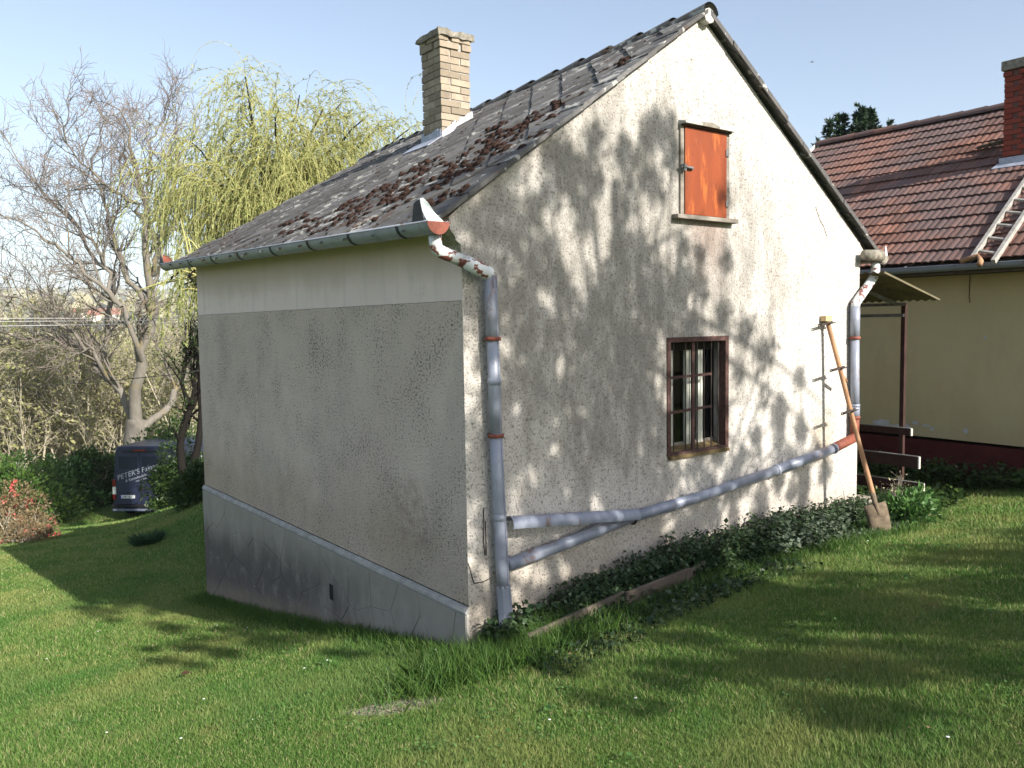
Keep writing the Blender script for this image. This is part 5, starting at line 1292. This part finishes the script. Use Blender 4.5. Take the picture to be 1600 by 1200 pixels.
# ------------------------------------------------------------------ the van
def van():
    p = at(207, 28.0); x, y = p[0], p[1]; z = tz(x, y)
    BLUE = simple('navy_van_paint', (0.020, 0.024, 0.052), 0.35, 0.5, 0.12, 2); BLK = simple('black_plastic', (0.012, 0.012, 0.014), 0.6, 0.3, 0.2, 5)
    REDL = simple('red_lamp_lens', (0.16, 0.010, 0.012), 0.25, 0.5, 0.1, 5); CLEARL = simple('clear_lamp_lens', (0.62, 0.66, 0.60), 0.2, 0.5, 0.15, 12)
    WHT = simple('white_lettering', (0.36, 0.38, 0.42), 0.6, 0.3, 0.05, 5); GREYB = simple('grey_bumper', (0.13, 0.15, 0.20), 0.5, 0.4, 0.1, 5); DG = simple('dark_van_glass', (0.018, 0.022, 0.045), 0.12, 0.5, 0.1, 3)
    TY = simple('tyre_rubber', (0.02, 0.02, 0.02), 0.9, 0.1, 0.2, 8); RIM = simple('wheel_steel', (0.28, 0.28, 0.30), 0.4, 0.5, 0.1, 5)
    o = bpy.data.objects.new('van', None); COL.objects.link(o); o.location = (x, y, z - .02); o.rotation_euler = (R(-1.5), 0, -R(42)); tag(o, 'dark blue delivery van with white slanted lettering on its rear doors, parked under the walnut', 'van')
    def ring(yy, wb_, wt, zb, zt, rr=.14):
        P = []
        for sx in (1, -1):
            q = []
            q.append((wb_-.05, zb)); q.append((wb_, zb+.08)); q.append((wb_+.01, zb+.75))
            for a in (0, 30, 60, 90): q.append((wt-rr+rr*math.cos(R(a)), zt-rr+rr*math.sin(R(a))))
            q = [(sx*a, b) for a, b in q]; P += q if sx == 1 else q[::-1]
        return [(a, yy, b) for a, b in P]
    secs = [ring(0, .98, .86, .42, 2.44), ring(.06, 1.0, .90, .38, 2.50), ring(1.5, 1.02, .90, .34, 2.53), ring(3.6, 1.02, .90, .34, 2.50), ring(4.1, 1.02, .86, .34, 2.30), ring(4.75, .99, .80, .34, 1.42), ring(5.35, .93, .72, .36, 1.12), ring(5.5, .85, .62, .42, .92)]
    mb = MB(); n_ = len(secs[0]); mb.add([q for s_ in secs for q in s_], [(i*n_+j, i*n_+(j+1) % n_, (i+1)*n_+(j+1) % n_, (i+1)*n_+j) for i in range(len(secs)-1) for j in range(n_)] + [tuple(range(n_)), tuple(range((len(secs)-1)*n_, len(secs)*n_))[::-1]])
    b = mk('body', mb, BLUE, o); b.data.polygons.foreach_set('use_smooth', [True]*len(b.data.polygons)); md = b.modifiers.new('edge', 'EDGE_SPLIT'); md.split_angle = R(40)
    for s_ in (-1, 1):
        x0, x1 = (.015, .86) if s_ > 0 else (-.86, -.015)
        d = mk('rear_door', MB().prism([(x0, -.030, .52), (x1, -.030, .52), (x1*(1 if s_ > 0 else 1), -.030, 1.3), ((.80 if s_ > 0 else x0*.93), -.022, 2.28), ((.015 if s_ > 0 else -.015), -.022, 2.28)] if s_ > 0 else [(x0, -.030, .52), (x1, -.030, .52), (x1, -.022, 2.28), (-.80, -.022, 2.28), (x0, -.030, 1.3)], (0, .03, 0)), BLUE, o, bevel=.012)
        mk('window_recess', MB().box(min(s_*.08, s_*.74), max(s_*.08, s_*.74), -.034, -.024, 1.72, 2.16), DG, d, bevel=.01)
        mk('door_rib', MB().box(min(s_*.05, s_*.84), max(s_*.05, s_*.84), -.042, -.030, 1.23, 1.27), BLUE, d); mk('door_rib', MB().box(min(s_*.05, s_*.84), max(s_*.05, s_*.84), -.042, -.030, .93, .96), BLUE, d)
        L_ = mk('tail_light', MB().box(min(s_*.885, s_*.995), max(s_*.885, s_*.995), -.03, .06, 1.12, 1.36), REDL, o, bevel=.01)
        mk('clear_lens', MB().box(min(s_*.885, s_*.995), max(s_*.885, s_*.995), -.03, .06, .86, 1.118), CLEARL, L_); mk('lower_lens', MB().box(min(s_*.885, s_*.995), max(s_*.885, s_*.995), -.03, .06, .68, .858), REDL, L_)
        mk('side_window', MB().box(min(s_*.99, s_*1.012), max(s_*.99, s_*1.012), 3.35, 4.1, 1.35, 1.85), DG, o)
        m_ = mk('mirror', MB().box(min(s_*1.02, s_*1.25), max(s_*1.02, s_*1.25), 4.05, 4.15, 1.35, 1.72), BLK, o, bevel=.02)
        mk('side_rub_strip', MB().box(min(s_*1.015, s_*1.04), max(s_*1.015, s_*1.04), .5, 4.4, .62, .78), BLK, o)
        for yy in (.95, 4.55):
            w_ = mk('wheel', MB().tube([(s_*.80, yy, .34), (s_*.82, yy, .34), (s_*.99, yy, .34), (s_*1.0, yy, .34)], [.30, .34, .34, .31], 24), TY, o, True); mk('rim', MB().tube([(s_*1.0, yy, .34), (s_*1.012, yy, .34)], [.20, .18], 16), RIM, w_)
    mk('door_handle', MB().box(-.02, .11, -.055, -.03, .98, 1.20), BLK, o, bevel=.01); mk('brake_light', MB().box(-.22, .22, -.03, -.0, 2.34, 2.39), REDL, o)
    mk('rear_bumper', MB().box(-1.0, 1.0, -.10, .14, .40, .52), BLK, o, bevel=.02); mk('bumper_step', MB().box(-.97, .97, -.16, .0, .30, .37), GREYB, o, bevel=.015)
    mk('roof_trim', MB().box(-.62, .62, -.03, .0, 2.30, 2.335), BLK, o)
    pl = mk('number_plate', MB().box(-.72, -.20, -.045, -.031, .72, .83), simple('plate_white', (0.62, 0.63, 0.62), .5, .3, .03, 5), o); mk('euro_band', MB().box(-.72, -.685, -.048, -.0455, .725, .825), simple('plate_blue', (.02, .05, .35), .5, .3, .03, 5), pl)
    def text(body, x_, z_, size, slant, mat, parent=o, sx=1.0):
        c = bpy.data.curves.new('lettering', 'FONT'); c.body = body; c.size = size; c.extrude = .002; c.shear = .25; c.materials.append(mat); c.space_character = sx
        t0 = bpy.data.objects.new('lettering', c); me = bpy.data.meshes.new_from_object(t0); bpy.data.objects.remove(t0); me.name = 'lettering'; t = bpy.data.objects.new('lettering', me); COL.objects.link(t); t.parent = parent; t.location = (x_, -.036, z_); t.rotation_euler = Euler((R(90), -slant, 0), 'XYZ'); return t
    text("PETER'S Faipari", -.80, 1.34, .245, R(17), WHT, sx=1.02); text("& Kereskedelmi Bt.", -.52, 1.27, .135, R(17), WHT); text("faipari kivitelezés", -.15, 1.285, .075, R(17), WHT)
    q = text("LMF-763", -.655, .74, .095, 0, BLK, pl); q.location.y = -.047
    return o
van()
LG = at(262, 26.0); lz = tz(LG[0], LG[1]); LOGO = thing('log', 'brown sawn log lying under the bush right of the van', 'log', (LG[0], LG[1], lz))
d_ = CM[0]; a_ = Vector((LG[0], LG[1], lz+.20)); mk('log_body', MB().tube([a_-Vector(d_)*.45, a_+Vector(d_)*.5+Vector((0,0,.05))], [.22, .20], 12), simple('log_bark', (.14,.09,.05), .95, .1, .4, 9, bump=.6), LOGO)
mk('sawn_end', MB().tube([a_-Vector(d_)*.452, a_-Vector(d_)*.462], [.205, .20], 12), simple('sawn_wood', (.30,.24,.14), .9, .1, .2, 12), LOGO)

# ------------------------------------------------------------------ overhead wires
WIRE = simple('aluminium_wire', (0.62, 0.60, 0.58), 0.5, 0.4, 0.05, 3); CAB = simple('dark_cable', (0.04, 0.04, 0.035), 0.7, 0.2, 0.2, 3)
def wire(label, D_, pts, r, mat, grp):
    P = [at(u, D_, v) for u, v in pts]; P = resample(P, 24); me = mesh_from('overhead_wire', *tubes(P[None], np.full((1, 25), r), 5), smooth=True); tag(put('overhead_wire', me, mat), label, 'wire', grp)
G_ = 'wires crossing the valley'
wire('topmost of the three pale wires across the walnut tree', 24, ((-700,512),(-300,502),(0,497.5),(245,497),(420,499),(700,508)), .008, WIRE, G_)
wire('middle one of the three pale wires across the walnut tree', 24.6, ((-700,516),(-300,506),(0,502.5),(262,500.5),(420,502),(700,511)), .008, WIRE, G_)
wire('lowest of the three pale wires across the walnut tree', 25.2, ((-700,526),(-300,515),(0,509.5),(262,505.5),(420,506),(700,514)), .009, WIRE, G_)
wire('single dark sagging cable below the pale wires', 19, ((-700,616),(-300,617),(0,606.5),(150,597),(285,584),(420,560),(600,520)), .010, CAB, None)

# ------------------------------------------------------------------ bird, dead leaf, daisies
bp = Vector(at(1269, 60, 97)); mb = MB(); mb.tube([bp+Vector((-.14,.03,-.01)), bp+Vector((-.06,0,0)), bp+Vector((.05,0,.01)), bp+Vector((.11,-.02,.02))], [.01, .04, .035, .01], 8)
BIRDM = simple('dark_feathers', (.06, .06, .07), .9, .1, .2, 9); BD = thing('bird', 'tiny dark bird flying in the sky right of the cottage ridge', 'bird', tuple(bp)); mk('bird_body', mb, BIRDM, BD, True)
for s_ in (-1, 1): mk('wing', MB().add([bp+Vector((-.03,0,.01)), bp+Vector((.05,0,.01)), bp+Vector((.03,s_*.14,.06)), bp+Vector((-.05,s_*.22,.04)), bp+Vector((-.03,0,.025)), bp+Vector((.05,0,.025)), bp+Vector((.03,s_*.14,.07)), bp+Vector((-.05,s_*.22,.05))], [(0,1,2,3),(7,6,5,4),(0,4,5,1),(1,5,6,2),(2,6,7,3),(3,7,4,0)]), BIRDM, BD)
q = at(290, 4.1, 1053); k = 3.0
for dd in np.arange(2.5, 7, .02):
    w_ = at(290, dd, 1053)
    if w_[2] < tz(w_[0], w_[1]) + .05: break
z = tz(w_[0], w_[1]) + .05; mb = MB(); V = []
for i in range(7):
    t = i/6; V += [(w_[0]+.07*t-.035, w_[1]+.018*math.sin(PI*t), z+.02*math.sin(PI*t)), (w_[0]+.07*t-.035, w_[1]-.02*math.sin(PI*t)-.004, z+.005)]
mb.add(V + [(a, b, c-.003) for a, b, c in V], [(2*i, 2*i+1, 2*i+3, 2*i+2) for i in range(6)] + [(14+2*i, 14+2*i+2, 14+2*i+3, 14+2*i+1) for i in range(6)])
tag(mk('dead_leaf', mb, simple('dead_leaf_brown', (.06,.035,.02), .9, .1, .3, 30)), 'curled dark brown dead leaf lying on the sunny lawn at lower left', 'leaf')

# ------------------------------------------------------------------ ground plants
def hide(x, y):
    return ((x > -.03) & (x < 5.22) & (y > -.02) & (y < L+.05)) | ((x > XN-.03) & (y > -7.2) & (y < 5))
# bed along the gable
def bed_fn(n, x0, x1, y0, y1, hmax, size, mat, name, label, cat, tint_pow=1.0, hfun=None):
    x = rng.uniform(x0, x1, n); y = rng.uniform(y0, y1, n); bump_ = .55 + .45*np.sin(x*7.3 + 2*np.sin(y*9))*np.sin(x*3.1+1) ; h = hmax*np.clip(.35 + .65*rng.random(n), 0, 1)*(.65+.35*bump_)
    if hfun is not None: h = h*hfun(x, y)
    P = np.stack([x, y, terr(x, y) + h*np.sqrt(rng.random(n))], 1); d = np.stack([rng.normal(size=n)*.6, -.6+rng.normal(size=n)*.5, rng.normal(size=n)*.4+.1], 1)
    V, Fc = leaf_faces(P, size, .85, D=d, flat=np.tile([0, -.3, 1.0], (n, 1))); o = leafobj(name, V, Fc, mat, None, rng.random(n)**tint_pow); tag(o, label, cat, kind='stuff')
def bedh(x, y): return np.clip((x-.12)/.7, .25, 1)*np.where(y > -.42, 1, .5)*np.clip(.62+.12*x, .5, 1.05)*np.where((x > 4.15) & (y < -.28), .25, 1)
bed_fn(30000, .22, 5.0, -.50, -.02, .44, .031, LEAF_IVY, 'wall_bed_plants', 'dark leafy plants massed along the foot of the stained gable', 'plants', 1.0, bedh)
bed_fn(6500, 3.0, 5.25, -.60, -.02, .42, .034, leafmat('grey_green_leaves', (.035,.06,.035), (.14,.17,.11), trans=.15), 'grey_leaf_plants', 'grey-green leafy plants at the right half of the gable bed', 'plants', 1.0, lambda x, y: np.where((x > 4.1) & (y < -.25), .2, 1.0))
bed_fn(4200, .0, 2.9, -1.05, -.48, .10, .034, LEAF_IVY, 'creeping_ivy', 'low creeping ivy spreading in front of the edging boards', 'ivy', 1.6, lambda x, y: np.clip((y+1.2)*1.7, .2, 1.1)*(.5+.5*(np.sin(x*5+y*7) > -.3)))
bed_fn(900, .05, .42, -.30, -.02, .30, .045, LEAF_IVY, 'corner_ivy', 'ivy climbing round the foot of the near downpipe', 'ivy')
bed_fn(5200, 5.3, 6.9, -.40, 1.4, .26, .06, LEAF_DARK, 'porch_bed_plants', 'dark undergrowth beneath the plank rail of the porch', 'plants')
bed_fn(8000, 7.7, 8.44, -2.4, 3.8, .36, .05, LEAF_DARK, 'farmhouse_bed_plants', 'dark green plants along the maroon plinth of the ochre house', 'plants')
shrub('leafy_clump', 'fresh green leafy clump right of the spade blade', (5.55, -.45), (.42, .30, .30), 1500, .075, LEAF_LIGHT, None, 22, .4, 10, None, 'plant')
shrub('twiggy_clump', 'pale dry twiggy clump under the planks of the porch rail', (6.05, -.02), (.38, .3, .42), 380, .03, LEAF_WOOD, None, 16, .4, 40, BARK_PALE, 'plant')
# long grass along the shaded wall and round the near corner
def longgrass(n, fx, h, w, name, label):
    x, y = fx(n); k = ~hide(x, y); x, y = x[k], y[k]; n = len(x); P = np.stack([x, y, terr(x, y)-.005], 1); a = rng.random(n)*2*PI; le = rng.uniform(.1, .9, n)
    d = nrm(np.stack([np.cos(a)*le, np.sin(a)*le, np.ones(n)], 1)); H = (h*rng.uniform(.35, 1.1, n))[:, None]; s_ = nrm(np.cross(d, rvec(n)))*w; m1 = P + d*H*.55; e = d.copy(); e[:, 2] -= .5*rng.random(n); tip = m1 + nrm(e)*H*.5
    V = np.stack([P-s_*.5, P+s_*.5, m1+s_*.35, tip, m1-s_*.35], 1).reshape(-1, 3); o = leafobj(name, V, np.arange(n*5).reshape(-1, 5), FRESHG); tag(o, label, 'grass', kind='stuff')
longgrass(9000, lambda n: (-np.abs(rng.normal(size=n))*.13-.03, rng.uniform(-.1, 6.3, n)), .13, .005, 'wall_foot_grass', 'uncut grass along the foot of the long grey wall')
longgrass(9000, lambda n: (rng.normal(size=n)*.38+.1, rng.normal(size=n)*.17-.35), .20, .0055, 'corner_grass', 'tall tangled grass round the near bottom corner of the cottage')
longgrass(5000, lambda n: (rng.uniform(.3, 5.2, n), rng.normal(size=n)*.10-.62), .12, .005, 'bed_edge_grass', 'uncut grass in front of the edging boards of the bed')
# the mown lawn: blades thick near the photographer, thinning with distance
def lawn():
    n = 1700000; ang = math.atan2(CM[2][0], CM[2][1]) + np.where(rng.random(n) < .76, rng.uniform(-R(37), R(37), n), rng.uniform(-R(85), R(85), n)); d = np.exp(rng.uniform(math.log(2.0), math.log(34), n))
    x = CAM[0] + d*np.sin(ang); y = CAM[1] + d*np.cos(ang)
    k = ~hide(x, y) & ~((x > .25) & (x < 5.1) & (y > -.40) & (y < 0)) ; k &= ~((y > 26) & (x < 1.5))
    rr = ((x+.86)*.25+(y+.47))**2*60 + (x+.86)**2*7; k &= rng.random(n) > np.clip(1.4 - rr*.75 + .4*np.sin(x*23)*np.sin(y*31), 0, .93)
    x, y, d = x[k], y[k], d[k]; n = len(x)
    z = terr(x, y) - .004; P = np.stack([x, y, z], 1); a = rng.random(n)*2*PI; le = rng.uniform(.1, 1.1, n)
    pn = .5 + .5*np.sin(x*2.1+1.7*np.sin(y*1.3))*np.sin(y*1.9+1.1*np.sin(x*1.1)); D = nrm(np.stack([np.cos(a)*le, np.sin(a)*le, np.ones(n)], 1)); H = (.019 + .030*rng.random(n)**1.3*(.35+1.1*pn))*(1 + .03*d)
    w_ = .0030*(1 + .28*np.maximum(d-2.5, 0)); s_ = nrm(np.cross(D, rvec(n)))*w_[:, None]
    V = np.stack([P-s_*.5, P+s_*.5, P+D*H[:, None]], 1).reshape(-1, 3)
    t = np.clip(rng.beta(2.2, 2.6, n) + .12*(pn-.5), 0, 1); t = np.where(rng.random(n) < .085, 1.0, t)
    o = leafobj('lawn_grass', V, np.arange(n*3).reshape(-1, 3), GRASS, None, t); tag(o, 'mown green lawn with yellowish dry patches', 'grass', kind='stuff')
lawn()
def weeds(n_patch, per, size, mat, name, label, cat, spread, hgt):
    Ps = []
    for _ in range(n_patch):
        d = math.exp(rng.uniform(math.log(2.8), math.log(14))); a = math.atan2(CM[2][0], CM[2][1]) + rng.uniform(-R(36), R(36)); x = CAM[0]+d*math.sin(a); y = CAM[1]+d*math.cos(a)
        q = rng.normal(size=(per, 2))*spread*rng.uniform(.4, 1.3); Ps.append(np.stack([x+q[:, 0], y+q[:, 1]], 1))
    P = np.concatenate(Ps); P = P[~hide(P[:, 0], P[:, 1])]; z = terr(P[:, 0], P[:, 1]) + hgt*rng.uniform(.3, 1, len(P)); P = np.column_stack([P, z])
    V, Fc = leaf_faces(P, size, .8, D=rvec(len(P))*np.array([1, 1, .25]), flat=np.tile([0, 0, 1.0], (len(P), 1)), var=.5); tag(leafobj(name, V, Fc, mat), label, cat, kind='stuff')
weeds(70, 110, .012, LEAF_LIGHT, 'clover', 'patches of small-leaved clover in the lawn', 'clover', .13, .05)
weeds(30, 12, .022, LEAF_LIGHT, 'lawn_weeds', 'broad-leaved weeds dotted through the lawn', 'weeds', .06, .045)
weeds(60, 4, .014, simple('dry_litter', (.20, .14, .08), .9, .1, .4, 30), 'leaf_litter', 'scraps of dry brown leaf lying in the lawn', 'leaf litter', .25, .05)
HZ = bpy.data.materials.new('haze_air'); HZ.use_nodes = True; hn = HZ.node_tree; hn.nodes.remove(hn.nodes['Principled BSDF'])
pv = hn.nodes.new('ShaderNodeVolumePrincipled'); pv.inputs['Color'].default_value = (0.80, 0.88, 1.0, 1); pv.inputs['Density'].default_value = 0.00022
hn.links.new(pv.outputs[0], hn.nodes['Material Output'].inputs['Volume'])
hz = mk('haze', MB().box(-3900, 7000, -150, 7350, -30, 172), HZ); stuff(hz); hz['label'] = 'thin pale haze over the valley and the far hills'; hz['category'] = 'haze'
pl_ = MB()
dr = random.Random(4)
for i in range(26):
    d = math.exp(dr.uniform(math.log(3), math.log(12))); a = math.atan2(CM[2][0], CM[2][1]) + dr.uniform(-R(33), R(33)); x = CAM[0]+d*math.sin(a); y = CAM[1]+d*math.cos(a)
    if hide(np.array(x), np.array(y)): continue
    z = tz(x, y)+.045; V = [(x, y, z+.003)] + [(x+.009*math.cos(t*PI/3), y+.009*math.sin(t*PI/3), z) for t in range(6)]; pl_.add(V, [(0, 1+t, 1+(t+1) % 6) for t in range(6)])
tag(mk('daisies', pl_, simple('daisy_white', (.7, .7, .68), .8, .2, .05, 5)), 'tiny white daisies scattered over the lawn', 'flowers', kind='stuff')
